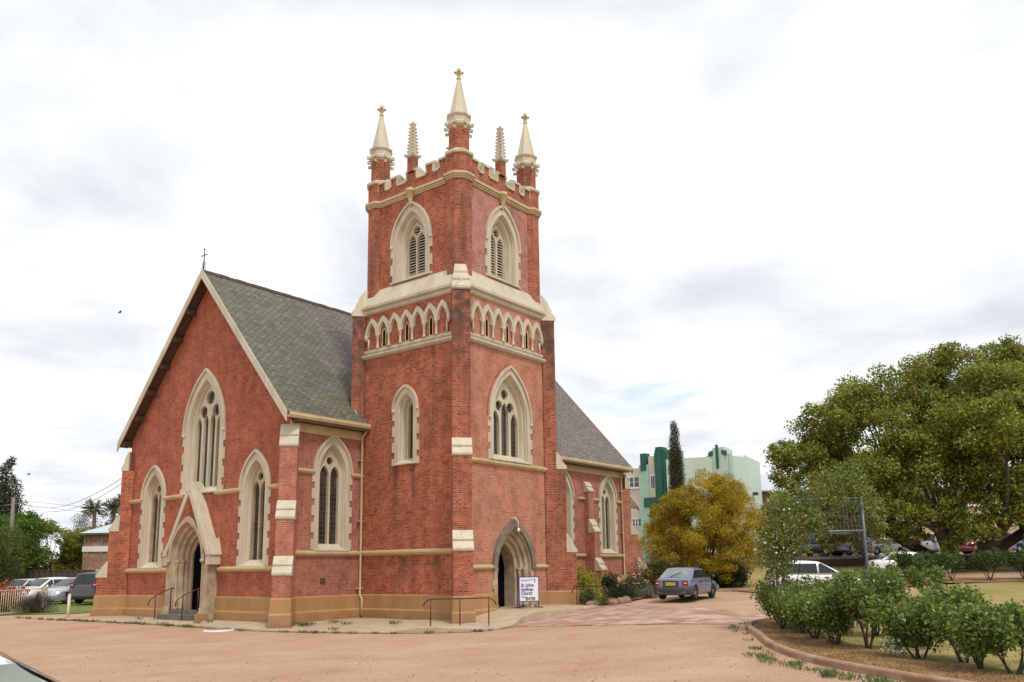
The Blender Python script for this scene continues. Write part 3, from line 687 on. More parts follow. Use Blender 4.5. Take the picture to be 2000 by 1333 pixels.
# cornice round the belfry
cor = MB()
for a, z0, z1 in ((.05,18.2,18.27),(.09,18.27,18.36),(.15,18.36,18.47)):
    for F in (FLu, FRu): cor.fbox(F, UI+.6, W-UI-.6, z0, z1, -.2, a)
    cor.box((UI+.6, W-UI-.0, z0), (W-UI-.6, W-UI+a, z1)); cor.box((W-UI, UI+.6, z0), (W-UI+a, W-UI-.6, z1))
cor.build('cornice', 'cream_trim', church)
tc_ = [(.6,.6),(W-.6,.6),(.6,W-.6),(W-.6,W-.6)]
for tx, ty in tc_:
    t = MB(); t.octa((tx,ty,0), [(.52,14.0),(.52,18.2)]); t.octa((tx,ty,0), [(.54,18.4),(.54,19.4)]); t.octa((tx,ty,0), [(.43,19.5),(.43,20.7)])
    t = t.build('turret', 'brick_weathered', church)
    c = MB(); c.octa((tx,ty,0), [(.56,18.2),(.565,18.27),(.61,18.275),(.61,18.36),(.67,18.365),(.67,18.47),(.55,18.53)]); c.build('cornice', 'cream_trim', t)
    c = MB(); c.octa((tx,ty,0), [(.55,19.34),(.61,19.38),(.61,19.48),(.46,19.6)]); c.build('coping', 'cream', t)
    c = MB(); c.octa((tx,ty,0), [(.43,20.62),(.47,20.68),(.52,20.72),(.53,20.82),(.48,20.88),(.46,20.92),(.46,21.10),(.52,21.19),(.52,21.25),(.44,21.30)])
    for k in range(8):
        a = math.pi/8+k*math.pi/4
        Mx = Matrix.Translation((tx,ty,0)) @ Matrix.Rotation(a, 4, 'Z')
        c.box((.5,-.045,20.70), (.67,.045,20.84), Mx); c.box((.44,-.035,20.46), (.63,.035,20.58), Mx)
    c.build('turret_cap', 'cream', t)
    c = MB(); c.octa((tx,ty,0), [(.42,21.26),(.075,23.05)]); c.build('spire', 'cream', t)
    c = MB(); c.lathe([(.06,22.98),(.11,23.05),(.11,23.1),(.07,23.14),(.10,23.26),(.16,23.38),(.11,23.42),(.09,23.47),(.1,23.53),(.03,23.61)], (tx,ty,0), 10)
    for k in range(4):
        a = k*math.pi/2+math.pi/4; c.blob((tx+.15*math.cos(a), ty+.15*math.sin(a), 23.38), .07, 6, .1)
    c.build('finial', 'cream_trim', t)
# parapets with stepped merlons and crocketed pinnacles
FB1 = Fr((W-UI,0,0), (0,1,0), ZV, (1,0,0)); FB2 = Fr((0,W-UI,0), (1,0,0), ZV, (0,1,0))
for F in (FLu, FRu, FB1, FB2):
    par = MB(); par.fbox(F, 1.0, W-1.0, 18.44, 18.92, -.3, .08)
    mer = [(1.92, .17), (C0, .27), (W-1.92, .17), (1.14, .2), (W-1.14, .2)]
    for u, hw in mer: par.fbox(F, u-hw, u+hw, 18.91, 19.32, -.30, .078)
    par = par.build('parapet', 'brick_weathered', church)
    cp = MB()
    for u, hw in mer:
        cp.loft([[F.p(u-hw-.06+o, z, n) if s < 0 else F.p(u+hw+.06-o, z, n) for n, z, o in ((.15,19.30,0),(.15,19.40,0),(-.12,19.56,.06),(-.36,19.40,0),(-.36,19.30,0))] for s in (-1, 1)], True, True)
        for s in (-1, 1): cp.fbox(F, u+s*(hw+.035)-.035, u+s*(hw+.035)+.035, 18.95, 19.31, -.32, .13)
    edges = sorted(mer)
    for (a, ha), (b, hb) in zip(edges, edges[1:]):
        u0, u1 = a+ha+.07, b-hb-.07
        cp.loft([[F.p(u, z, n) for n, z in ((.15,18.88),(.15,18.98),(-.30,19.34),(-.36,19.30),(-.36,18.9))] for u in (u0, u1)], True, True)
    cp.build('coping', 'cream', par)
    pn = MB(); pc = F.p(C0, 0, .04)
    pn.box((pc.x-.17, pc.y-.17, 19.3), (pc.x+.17, pc.y+.17, 20.02)); pn = pn.build('pinnacle', 'brick_weathered', church)
    c = MB(); rot = math.pi/4
    c.lathe([(.24,19.96),(.34,20.02),(.34,20.12),(.24,20.16),(.215,20.18),(.12,21.5),(.14,21.54),(.1,21.6),(.05,21.74)], (pc.x,pc.y,0), 4, rot, False)
    for k in range(4):
        a = rot+k*math.pi/2
        for j in range(8):
            z = 20.28+j*.16; r = .215-(z-20.18)*.072
            c.blob((pc.x+(r+.02)*math.cos(a), pc.y+(r+.02)*math.sin(a), z), .05, 6, .1, (1,1,.8))
        c.blob((pc.x+.33*math.cos(a), pc.y+.33*math.sin(a), 20.1), .06, 6, .1); c.blob((pc.x+.12*math.cos(a), pc.y+.12*math.sin(a), 21.62), .05, 6, .1)
    c.build('spirelet', 'cream', pn)
    br_ = MB(); q = F.p(C0+.05, 0, .1)
    br_.lathe([(.02,17.68),(.04,17.74),(.06,17.86),(.12,18.04),(.13,18.1),(.17,18.14),(.18,18.34),(.22,18.36),(.22,18.5)], (q.x,q.y,0), 10); br_.build('corbel', 'cream_trim', church)

# ================= nave
hL, _ = window(FG, 15.56, .68, 5.36, 1.16, 2.18, two_light, band=.28, splay=.14, depth=.3, reveal='sandstone', stops=False)
hR, _ = window(FG, 7.81, .68, 5.36, 1.16, 2.16, two_light, band=.28, splay=.14, depth=.3, reveal='sandstone', stops=False)
hC, _ = window(FG, 11.72, 1.22, 8.1, 2.42, 5.38, four_light, band=.32, splay=.16, depth=.3, qh=.5)
PW, PZ = 1.15, 2.5
phole = arch(YM, PW-.05, PZ, 1.5, 14, -.5)
SL = 1.13; ZA = 15.5
def rz_(y): return ZA-SL*abs(y-YM)
gw = MB(); gw.plate(FG, [(YN,-.6),(YL,-.6),(YL,rz_(YL)-.3),(YM,ZA-.3),(YN,rz_(YN)-.3)], [hL, hR, hC, phole], -.45, 0)
gw.build('gable_wall', 'brick_gable', church)
hs = []
for cu in (-1.64, 15.35, 20.19):
    h, _ = window(FN, cu, .70, 5.98, 1.2, 2.76, two_light, band=.27, splay=.13, depth=.26, frame='cream', stops=False)
    hs.append(h)
zt = rz_(YN)-.32
MB().plate(FN, [(XF+.45,-.6),(0,-.6),(0,zt),(XF+.45,zt)], [hs[0]], -.45, 0).build('nave_wall', 'brick_south', church)
MB().plate(FN, [(W+.001,-.6),(XE,-.6),(XE,zt),(W+.001,zt)], hs[1:], -.45, 0).build('nave_wall', 'brick_south', church)
MB().box((XF+.45, YL-.45, -.6), (XE, YL, zt)).build('nave_wall', 'brick_red', church)
FE = Fr((XE,0,0), (0,1,0), ZV, (1,0,0))
MB().plate(FE, [(YN+.45,-.6),(YL-.45,-.6),(YL-.45,rz_(YL-.45)-.3),(YM,ZA-.3),(YN+.45,rz_(YN+.45)-.3)], [], -.45, -.002).build('gable_wall', 'brick_red', church)
# roof
XV0, XV1 = -4.36, 22.75; YE0, YE1 = 5.30, 2*YM-5.30
TH = .16
def slope_slab(m, x0, x1, ya, yb, za_, zb_, th):
    m.loft([[Vector((x, ya, za_)), Vector((x, yb, zb_)), Vector((x, yb, zb_-th)), Vector((x, ya, za_-th))] for x in (x0, x1)], True, True)
rf = MB()
slope_slab(rf, XV0, XV1, YE0, YM, rz_(YE0), ZA, TH); slope_slab(rf, XV0, XV1, YE1, YM, rz_(YE1), ZA, TH)
roof = rf.build('nave_roof', 'slate', church)
rc = MB()
x = XV0
while x < XV1:
    x2 = min(XV1, x+.45); dz = rnd.uniform(-.012, .012)
    rc.loft([[Vector((xx, YM+a, ZA+b+dz)) for a, b in ((-.13,-.12),(-.09,-.0),(0,.07),(.09,0),(.13,-.12))] for xx in (x, x2-.01)], True, True); x = x2
rc.build('ridge_capping', 'soffit_brown', roof)
sof = MB()
slope_slab(sof, XV0+.06, XF+.0, YE0+.02, YM, rz_(YE0+.02)-TH-.004, ZA-TH-.004, .05); slope_slab(sof, XV0+.06, XF, YE1-.02, YM, rz_(YE0+.02)-TH-.004, ZA-TH-.004, .05)
sof.build('soffit', 'soffit_brown', church)
for x0, x1 in ((XV0-.05, XV0+.0), (XV1, XV1+.05)):
    for ye, name in ((YE0-.03, 'barge_board'), (YE1+.03, 'barge_board')):
        m = MB(); slope_slab(m, x0, x1, ye, YM, rz_(YE0)+.02-.0, ZA+.06, .42); m.build(name, 'cream', church)
for k in range(6):
    for s in (-1, 1):
        y = YM+s*(1.15+k*1.0); z = rz_(y)-TH-.34
        MB().box((XV0+.05, y-.09, z-.02), (XF+.02, y+.09, z+.22)).build('roof_bracket', 'soffit_brown', church)
# eaves: frieze, gutters, downpipes
for x0, x1 in ((XF+.0, -.02), (W+.05, XE-.05)):
    MB().box((x0, YN-.07, 7.5), (x1, YN+.02, 7.95)).build('frieze', 'cream_trim', church)
    g = MB(); g.loft([[Vector((x, y, z)) for y, z in ((5.16,8.18),(5.14,8.06),(5.18,7.96),(5.32,7.96),(5.34,8.06),(5.30,8.06),(5.29,7.99),(5.20,7.99),(5.17,8.06),(5.18,8.18))] for x in (x0-.45 if x0 < 0 else x0, x1 if x1 < 1 else XV1)], True, True)
    g.build('gutter', 'cream_trim', church)
    MB().box((x0, 5.2, 7.86), (x1, YN-.07, 7.94)).build('soffit', 'soffit_brown', church)
for x, zg in ((-.12, .0), (XE-.55, .6)):
    d = MB(); d.tube([(x,5.26,7.97),(x,5.34,7.85),(x,YN-.12,7.62),(x,YN-.12,.95),(x,YN-.25,.8),(x,YN-.25,zg+.12)], .055, 10)
    for z in (1.2, 4.0, 6.6):
        d.box((x-.17, YN-.16, z), (x+.17, YN-.02, z+.04))
    d.build('downpipe', 'cream_trim', church)
    MB().tube([(x,YN-.25,zg+.12),(x,YN-.27,zg+.02)], .07, 10).build('pipe_shoe', 'maroon_paint', church)
# kneeler flashing where the roof meets the tower
kn = MB(); kn.loft([[Vector((x, 6.0-.0, 8.95)), Vector((x, 5.85, 8.9)), Vector((x, 5.62, 8.35)), Vector((x, 5.25, 8.12)), Vector((x, 5.25, 7.98)), Vector((x, 5.7, 8.1)), Vector((x, 5.98, 8.55))] for x in (-.34, -.02)], True, True)
kn.build('kneeler', 'cream', church)
# gable cross
gc = MB(); bx, by, bz = XV0+.05, YM, ZA+.02
gc.tube([(bx,by,bz),(bx,by,bz+1.0)], [.035,.02], 6); gc.tube([(bx,by-.16,bz+.72),(bx,by+.16,bz+.72)], .022, 6)
for s in (-1, 1):
    gc.tube([(bx,by,bz+.42),(bx,by+s*.12,bz+.36),(bx,by+s*.14,bz+.26),(bx,by+s*.07,bz+.24)], .014, 5)
    gc.tube([(bx,by,bz+.22),(bx,by+s*.16,bz+.12),(bx,by+s*.18,bz+.0)], .016, 5)
    gc.blob((bx,by+s*.17,bz+.72), .035, 6, .1)
gc.blob((bx,by,bz+1.0), .04, 6, .1)
gc.build('gable_cross', 'iron', church)
MB().fbox(FN, -2.16, -1.9, 1.45, 1.68, -.02, .02).build('air_vent', 'soffit_brown', church)
MB().fbox(FG, YL-.35, YL-.32, 2.2, 7.6, 0, .02).build('conduit', 'grey_plastic', church)

# ---- west porch
XP = XF-.48
FP = Fr((XP,0,0), (0,1,0), ZV, (-1,0,0))
apx, foot, hwf = 5.55, 2.72, 1.62
tri = [(YM-hwf+.05, -.5)]+[(YM-hwf+.05, foot), (YM, apx), (YM+hwf-.05, foot)]+[(YM+hwf-.05, -.5)]
ah = arch(YM, PW, PZ, 1.78, 14)
pg = MB(); pg.plate(FP, [(YM-hwf+.05, foot), (YM, apx), (YM+hwf-.05, foot)]+[(YM+hwf-.05, PZ), (YM+PW+.1, PZ)]+arch(YM, PW+.1, PZ, 1.72, 14)[::-1]+[(YM-PW-.1, PZ), (YM-hwf+.05, PZ)], [], -.49, 0)
porch = pg.build('porch_gable', 'brick_gable', church)
for s in (-1, 1):
    a, b = sorted((YM+s*PW, YM+s*(hwf-.06)))
    MB().fbox(FP, a, b, -.3, PZ-.002, -.49, .0).build('jamb_stones', 'sandstone', porch)
psteps = [(-.12,.02),(0,.02),(.02,-.08),(.13,-.12),(.15,-.25),(.26,-.30),(.28,-.45),(.40,-.50),(.42,-.62),(.50,-.66),(.51,-.74)]
pd = order_door(FP, YM, PW, PZ, 1.58, .3, psteps).build('doorway', 'sandstone', church)
hm = MB(); hm.plate(FP, arch(YM, PW+.2, PZ, 1.86, 14)+arch(YM, PW+.04, PZ, 1.64, 14)[::-1], [], -.02, .1)
for s in (-1, 1): hm.blob(FP.p(YM+s*(PW+.12), PZ-.04, .08), .1, 8, .1)
hm.build('hood_mould', 'sandstone', pd)
for s in (-1, 1):
    for off, nn in ((.16, -.17), (.30, -.37)):
        cm = MB(); cm.lathe([(.12,0),(.12,.1),(.09,.16),(.1,.22),(.06,.28),(.056,1.82),(.07,1.84),(.06,1.88),(.085,2.0),(.1,2.02),(.1,2.1)], FP.p(YM+s*(PW-off+.03), .4, nn), 12)
        cm.build('column', 'sandstone', pd)
# steep cream copings
for s in (-1, 1):
    m = MB(); dirv = Vector((hwf, apx-foot)).normalized(); nrm = Vector((dirv.y, -dirv.x))
    p0 = (YM+s*(hwf+.02), foot-.02); p1 = (YM, apx+.05)
    q = lambda u, z, n: FP.p(u, z, n)
    t = .24
    rr = []
    for n in (-.6, .10):
        rr.append([q(YM+s*(hwf+.10), foot-.02, n), q(YM+s*(hwf-.10), foot-.02, n), q(YM, apx-.22, n), q(YM, apx+.26, n)])
    m.loft(rr, True, True); m.build('coping', 'cream', porch)
    k = MB(); k.add([q(YM+s*(hwf+.22),foot-.02,-.47), q(YM+s*(hwf+.22),foot-.02,.1), q(YM+s*(hwf-.15),foot-.02,.1), q(YM+s*(hwf-.15),foot-.02,-.47), q(YM+s*(hwf-.02),foot+.7,-.47), q(YM+s*(hwf-.04),foot+.55,.02)], [(0,1,2,3),(0,1,5,4),(1,2,5),(2,3,4,5),(3,0,4)])
    k.fbox(FP, min(YM+s*(hwf+.16), YM+s*(hwf-.16)), max(YM+s*(hwf+.16), YM+s*(hwf-.16)), foot-.42, foot-.03, -.46, .06)
    k.build('kneeler', 'cream', porch)
ap = MB(); ap.add([FP.p(YM-.05,apx+.33,.115), FP.p(YM+.05,apx+.33,.115), FP.p(YM+.05,apx+.33,-.47), FP.p(YM-.05,apx+.33,-.47), FP.p(YM-.2,apx-.13,.115), FP.p(YM+.2,apx-.13,.115), FP.p(YM+.2,apx-.13,-.47), FP.p(YM-.2,apx-.13,-.47)], [(0,1,2,3),(4,7,6,5),(0,4,5,1),(1,5,6,2),(2,6,7,3),(3,7,4,0)])
ap.build('apex_stone', 'cream', porch)
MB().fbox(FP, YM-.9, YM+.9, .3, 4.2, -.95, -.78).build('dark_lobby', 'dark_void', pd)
dl = MB(); dl.fbox(FP, YM-.62, YM-.16, .40, 3.3, -.775, -.74)
for z in (.9, 1.8, 2.6): dl.fbox(FP, YM-.60, YM-.2, z, z+.06, -.74, -.73)
dl.build('door', 'door_red', pd)
pp = MB()
for s in (-1, 1):
    a, b = sorted((YM+s*(PW-.02), YM+s*(hwf+.04))); pp.fbox(FP, a, b, -.4, .36, -.49, .09); pp.fbox(FP, a+.004, b-.004, .361, .52, -.49, .05)
pp.build('plinth', 'sandstone', porch)
MB().fbox(FP, YM-1.5, YM+1.5, -.4, .40, -1.2, .03).build('step', 'step_stone', church)
MB().fbox(FP, YM-1.2, YM+1.35, -.4, .235, .03, .46).build('step', 'step_stone', church)
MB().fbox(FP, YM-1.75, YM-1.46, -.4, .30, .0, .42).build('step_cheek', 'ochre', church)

# ---- chancel end and small porch
CH0, CH1 = 7.15, 2*YM-7.15
MB().box((XE, CH0, -.5), (25.6, CH1, 6.0)).build('chancel_wall', 'brick_low', church)
m = MB()
def rc_(y): return 5.95+1.19*min(y-6.75, 2*YM-6.75-y)
slope_slab(m, XE-.02, 26.0, 6.75, YM, rc_(6.75), rc_(YM), .16); slope_slab(m, XE-.02, 26.0, 2*YM-6.75, YM, rc_(6.75), rc_(YM), .16)
m.build('chancel_roof', 'slate', church)
m = MB(); slope_slab(m, 26.0, 26.06, 6.7, YM, rc_(6.75)-.04, rc_(YM)+.04, .36); m.build('barge_board', 'cream', church)
FC = Fr((25.6,0,0), (0,1,0), ZV, (1,0,0))
MB().plate(FC, [(CH0,5.9),(CH1,5.9),(YM,rc_(YM)-.3)], [], -.3, 0).build('chancel_wall', 'brick_low', church)
dbuttress((25.6,CH0,0), (1,-1), .6, [(.95,1.8,2.4), (.6,3.6,4.3)], 5, cap=False, matb='brick_low')

# ================================================================== GROUND
def grid_coords():
    a = [-900,-600,-400,-280,-200,-150,-120,-100,-85,-70,-60]
    b = list(np.arange(-50, 81, 1.0))
    c = [85,92,100,112,126,145,170,200,260,350,500,700,1000]
    return a+b+c
def terrain():
    X = grid_coords(); Y = X; n = len(X)
    vs = [(x, y, gz(x, y)) for x in X for y in Y]
    fs = [(i*n+j, (i+1)*n+j, (i+1)*n+j+1, i*n+j+1) for i in range(n-1) for j in range(n-1)]
    m = MB(); m.add(vs, fs, True); return m
struct(terrain().build('gravel_ground', 'gravel'))
def drape(name, poly, dz, mat, step=1.0, skirt=0.0, extra=None):
    P = []
    n = len(poly)
    for i in range(n):
        a, b = Vector(poly[i]), Vector(poly[(i+1) % n]); k = max(1, int((b-a).length/step))
        P += [tuple(a+(b-a)*j/k) for j in range(k)]
    vs = [Vector(p) for p in P]; ed = [(i, (i+1) % len(P)) for i in range(len(P))]
    xs = [p[0] for p in P]; ys = [p[1] for p in P]
    x = math.floor(min(xs))+.5
    while x < max(xs):
        y = math.floor(min(ys))+.5
        while y < max(ys):
            if pip(x, y, P): vs.append(Vector((x, y)))
            y += step
        x += step
    r = delaunay_2d_cdt(vs, ed, [], 0, 1e-4)
    f = extra or gz
    T = [tuple(t) for t in r[2] if pip(sum(r[0][i][0] for i in t)/3, sum(r[0][i][1] for i in t)/3, P)]
    m = MB(); m.add([(p[0], p[1], f(p[0], p[1])+dz) for p in r[0]], T, True)
    if skirt:
        k = len(P); m.add([(p[0], p[1], f(p[0], p[1])+dz) for p in P]+[(p[0], p[1], f(p[0], p[1])+dz-skirt) for p in P], [(i, (i+1) % k, k+(i+1) % k, k+i) for i in range(k)])
    return m.build(name, mat)
def offs(pts, d):
    r = []
    for i, p in enumerate(pts):
        a = Vector(pts[max(i-1,0)]); b = Vector(pts[min(i+1,len(pts)-1)]); t = (b-a).normalized(); r.append((p[0]-t.y*d, p[1]+t.x*d))
    return r
def chaikin(p, it=2):
    for _ in range(it):
        q = [p[0]]
        for a, b in zip(p, p[1:]): q += [(a[0]*.75+b[0]*.25, a[1]*.75+b[1]*.25), (a[0]*.25+b[0]*.75, a[1]*.25+b[1]*.75)]
        p = q+[p[-1]]
    return p
# concrete apron round the church, rising to the tower door
def apron_z(x, y):
    g = gz(x, y)+.05
    up = .03*smooth((y-1)/4)+.38*smooth((x+1.0)/3.6)*smooth((3-y)/2)
    e = smooth((-x-1.2)/2.6) if y > -.5 else smooth((-y-1.2)/1.6)*smooth((2.0-x)/3)
    if y > 5.5: e = smooth((-x-4.6)/1.4)
    return up*(1-e)+min(g, up)*e if x < 2 else up*(1-smooth((-y-1.4)/1.2))+max(g, up-.06)*smooth((-y-1.4)/1.2)
apron = [(-7.2,20.2),(-6.9,17.6),(-6.5,14.9),(-6.0,11.7),(-5.75,8.2),(-5.6,5.0),(-4.9,2.6),(-4.1,.6),(-3.3,-.9),(-2.3,-2.0),(-1.2,-2.7),(-.2,-2.6),(.9,-2.2),(3.0,-2.25),(5.6,-2.45),(6.2,-2.2),(6.3,-.3),(5.9,.2),(.2,.2),(.2,5.9),(-3.6,5.9),(-3.6,20.2)]
struct(drape('concrete_path', apron, 0, 'concrete', .6, .3, apron_z))
def ribbon(name, pts, w, mat, dz):
    o = offs(pts, w); m = MB(); m.loft([[(p[0],p[1],gz(*p)+dz), (q[0],q[1],gz(*q)+dz)] for p, q in zip(pts, o)], False); return struct(m.build(name, mat))
drv = [(-.15,-2.65),(-.6,-4.71),(-1.3,-8.6),(-1.46,-11.6),(1.2,-11.6),(3.0,-10.2),(4.4,-7.6),(5.4,-5.2),(6.0,-3.4),(6.1,-2.55),(5.6,-2.48),(3.0,-2.28),(.9,-2.24)]
struct(drape('paved_drive', drv, .03, 'pavers', .8, .1))
ribbon('shaded_joint', chaikin(apron[:12], 1), -.09, 'joint_shade', .012)  # dark strip painting the gap along the slab edge and the shadow in it
# lawns
kerb_pts = [(3.2,-12.9),(.6,-12.2),(-1.2,-11.95),(-2.6,-12.35),(-4.26,-13.34),(-6.11,-14.31),(-7.65,-15.37),(-8.8,-16.36),(-9.75,-17.43),(-10.6,-18.5),(-12.2,-21.0),(-14,-24.5),(-16,-30)]
isl = kerb_pts[::-1]+[(8,-12.6),(16,-12.0),(22,-12.2),(27,-15),(30,-22),(28,-36),(0,-48)]
struct(drape('lawn', isl, .045, 'lawn_dry', 1.0))
bed = [(p[0]-.02, p[1]+.05) for p in kerb_pts]
inner = offs(kerb_pts, 1.75)
struct(drape('mulch_bed', kerb_pts+inner[::-1], .075, 'mulch', .6))
struct(drape('mulch_bed', [(20.5,-9.2),(24,-8.8),(27.5,-10.0),(30,-14.5),(31,-19),(29,-20),(26,-14.9),(23,-12.0),(20,-11.2)], .08, 'mulch', .8))
far_lawn = [(14.0,-4.9),(13.6,-6.3),(18,-6.6),(24,-6.4),(30,-7.6),(35,-12),(39,-20),(43,-16),(35.2,-4.0),(30.2,1.8),(26.3,6.6),(22,6.2),(15.4,1.0),(14.4,-1.6)]
struct(drape('lawn', far_lawn, .05, 'lawn_dry', 1.0))
left_lawn = [(-4.6,20.8),(-6.2,22.4),(-9,24.4),(-16,28),(-30,36),(-30,60),(12,52),(10,30),(2,22)]
struct(drape('lawn', left_lawn, .03, 'lawn_green', 1.2))
struct(drape('street', [(29,9.8),(45,-13),(60,-34),(90,-20),(70,30),(50,34)], .06, 'asphalt', 2.0))
def kerb(name, pts, h=.17, w=.12, mat='kerb_concrete'):
    m = MB(); o = offs(pts, w)
    rings = []
    for p, q in zip(pts, o):
        z = gz(*p); zi = gz(*q)
        rings.append([(p[0], p[1], z-.15), (p[0], p[1], z+h-.03), (p[0]+(q[0]-p[0])*.2, p[1]+(q[1]-p[1])*.2, z+h), (q[0], q[1], z+h), (q[0], q[1], zi-.1)])
    m.loft(rings, False, False); return struct(m.build(name, mat))
def densify(pts, step=.5):
    r = []
    for a, b in zip(pts, pts[1:]):
        k = max(1, int((Vector(b)-Vector(a)).length/step)); r += [(a[0]+(b[0]-a[0])*i/k, a[1]+(b[1]-a[1])*i/k) for i in range(k)]
    r.append(pts[-1]); return r
kerb('kerb', chaikin(kerb_pts), .135)
kerb('kerb', chaikin([(9.2,-3.0),(11.4,-2.9),(13.2,-3.4),(13.9,-4.6),(14.0,-6.0),(16,-6.6)]), .14)
# garden bed beside the tower
struct(drape('mulch_bed', [(6.2,-.3),(6.3,-1.9),(6.4,-2.8),(7.2,-3.0),(8.8,-3.0),(11.3,-2.8),(14,-1.0),(15,1),(16.8,5.6),(6.2,5.6)], .06, 'mulch', .8))

# ================================================================== FOLIAGE
def leaf_mesh(name, P, size, mat, parent=None, aspect=.5, up=.4, dirs=None, rs=nrs, vary=.35, fold=True):
    P = np.asarray(P, float); n = len(P)
    nr = rs.normal(size=(n,3)); nr[:,2] += up*2; nr /= np.linalg.norm(nr, axis=1)[:,None]
    t = rs.normal(size=(n,3)) if dirs is None else np.asarray(dirs)+rs.normal(size=(n,3))*.25
    t -= nr*np.sum(t*nr, axis=1)[:,None]; t /= np.linalg.norm(t, axis=1)[:,None]+1e-9
    b = np.cross(nr, t); s = size*(1+vary*rs.uniform(-1,1,n))[:,None]
    V = np.stack([P-t*s*.5, P+b*s*aspect*.5+nr*s*.08, P+t*s*.5, P-b*s*aspect*.5+nr*s*.08], 1).reshape(-1,3)
    me = bpy.data.meshes.new(name); me.vertices.add(4*n); me.vertices.foreach_set('co', V.astype(np.float32).ravel())
    me.loops.add(4*n); me.loops.foreach_set('vertex_index', np.arange(4*n, dtype=np.int32))
    me.polygons.add(n); me.polygons.foreach_set('loop_start', np.arange(0,4*n,4,dtype=np.int32)); me.polygons.foreach_set('loop_total', np.full(n,4,np.int32))
    me.update(calc_edges=True); me.validate()
    me.materials.append(MATS[mat])
    o = bpy.data.objects.new(name, me); COL.objects.link(o)
    if parent: o.parent = parent
    return o
def lump_pts(lumps, dens, rs=nrs, shell=.55, flat=.85, under=.35):
    """leaf positions on the outer part of each clump; few on the undersides"""
    out = []
    for c, r in lumps:
        n = max(8, int(dens*r*r*rs.uniform(.7,1.25))); d = rs.normal(size=(n,3)); d /= np.linalg.norm(d, axis=1)[:,None]
        keep = (d[:,2] > -.25) | (rs.uniform(size=n) < under); d = d[keep]
        rad = r*(shell+(1-shell)*rs.uniform(size=len(d))**.6)*(1+.12*np.sin(d[:,0]*5+c[1])*np.cos(d[:,1]*6+c[0]))
        p = d*rad[:,None]+rs.normal(size=d.shape)*r*.13; p[:,2] *= flat; out.append(p+np.array(c))
    return np.concatenate(out)
def tufted(lumps, dens, rs=nrs, per=15, sub=.42, flat=.8, core=.22):
    """each clump becomes many small rounded tufts with gaps between, over a sparse inner core"""
    L = []
    for c, r in lumps:
        k = max(4, int(per*rs.uniform(.7,1.3))); d = rs.normal(size=(k,3)); d[:,2] = d[:,2]*.85+.22; d /= np.linalg.norm(d, axis=1)[:,None]
        for q in d: L.append((tuple(np.array(c)+q*r*rs.uniform(.6,1.0)*np.array((1,1,flat))), r*sub*rs.uniform(.65,1.25)))
    P = lump_pts(L, dens, rs, .3, .85, .25)
    return np.concatenate([P, lump_pts([(c, r*.72) for c, r in lumps], dens*core, rs, .2, flat, .8)])
def limb(m, a, b, r0, r1, sag=.12, rg=rnd, n=6, k=5):
    a = Vector(a); b = Vector(b); L = (b-a).length
    mid = (a+b)/2+Vector((rg.uniform(-1,1), rg.uniform(-1,1), rg.uniform(.2,1)))*L*sag
    pts = [a*(1-t)**2+mid*2*t*(1-t)+b*t*t for t in [i/k for i in range(k+1)]]
    m.tube(pts, [r0+(r1-r0)*i/k for i in range(k+1)], n); return pts
def crown_lumps(c, rad, n, r0, r1, rs, inner=.45, zmin=-.75):
    L = []
    while len(L) < n:
        d = rs.normal(size=3); d /= np.linalg.norm(d)
        if d[2] < zmin: continue
        q = inner+(1-inner)*rs.uniform()**.55
        r = rs.uniform(r0, r1)
        L.append((tuple(np.array(c)+d*np.array(rad)*q*(1-.35*r/max(rad))), r))
    return L
def tree(name, label, cat, x, y, crown_c, crown_r, nl, lr, mat, lsize, dens, trunk_r=.3, fork=.35, bark='bark', aspect=.5, up=.4, seed=1, group=None, extra=None, stems=1, limbs=26, tuft=None, sub=True, flat=.85, under=.4, spread=.5, inner=.45, zmin=-.75):
    rs = np.random.RandomState(seed); rg = random.Random(seed); z0 = gz(x, y)-.05
    t = thing(name, label, cat, (x, y, z0), 0, group)
    c = (crown_c[0]-x, crown_c[1]-y, crown_c[2]-z0)
    L = crown_lumps(c, crown_r, nl, lr[0], lr[1], rs, inner, zmin)+[((p[0]-x, p[1]-y, p[2]-z0), r) for p, r in (extra or [])]
    tm = MB(); fz = max(.5, c[2]*fork)
    tops = []
    for s in range(stems):
        a = 2*math.pi*s/max(1, stems)+rg.uniform(0,.6); k = 0 if stems == 1 else spread
        base = (0.35*k*math.cos(a), .35*k*math.sin(a), -.15); tip = (k*math.cos(a)*crown_r[0]*.35, k*math.sin(a)*crown_r[1]*.35, fz)
        limb(tm, base, tip, trunk_r*(1.25 if stems == 1 else .75), trunk_r*.62, .04, rg, 10, 6); tops.append(tip)
        if stems == 1: tm.tube([(0,0,-.15),(0,0,.1),(0,0,.5)], [trunk_r*1.7, trunk_r*1.4, trunk_r*1.15], 10)
    order = sorted(L, key=lambda l: -l[1])[:limbs]
    for lc, r in order:
        tip = min(tops, key=lambda q: (q[0]-lc[0])**2+(q[1]-lc[1])**2)
        pts = limb(tm, tip, lc, trunk_r*.36, trunk_r*.05, .14, rg)
        if sub:
            for _ in range(2):
                q = pts[rg.randint(2,4)]; e = Vector(lc)+Vector((rg.uniform(-1,1), rg.uniform(-1,1), rg.uniform(-.3,.8)))*r; limb(tm, q, e, trunk_r*.12, trunk_r*.03, .1, rg, 4, 3)
    tm.build('trunk', bark, t)
    leaf_mesh('crown', tufted(L, dens, rs, *tuft) if tuft else lump_pts(L, dens, rs, .5, flat, under), lsize, mat, t, aspect, up, None, rs)
    return t
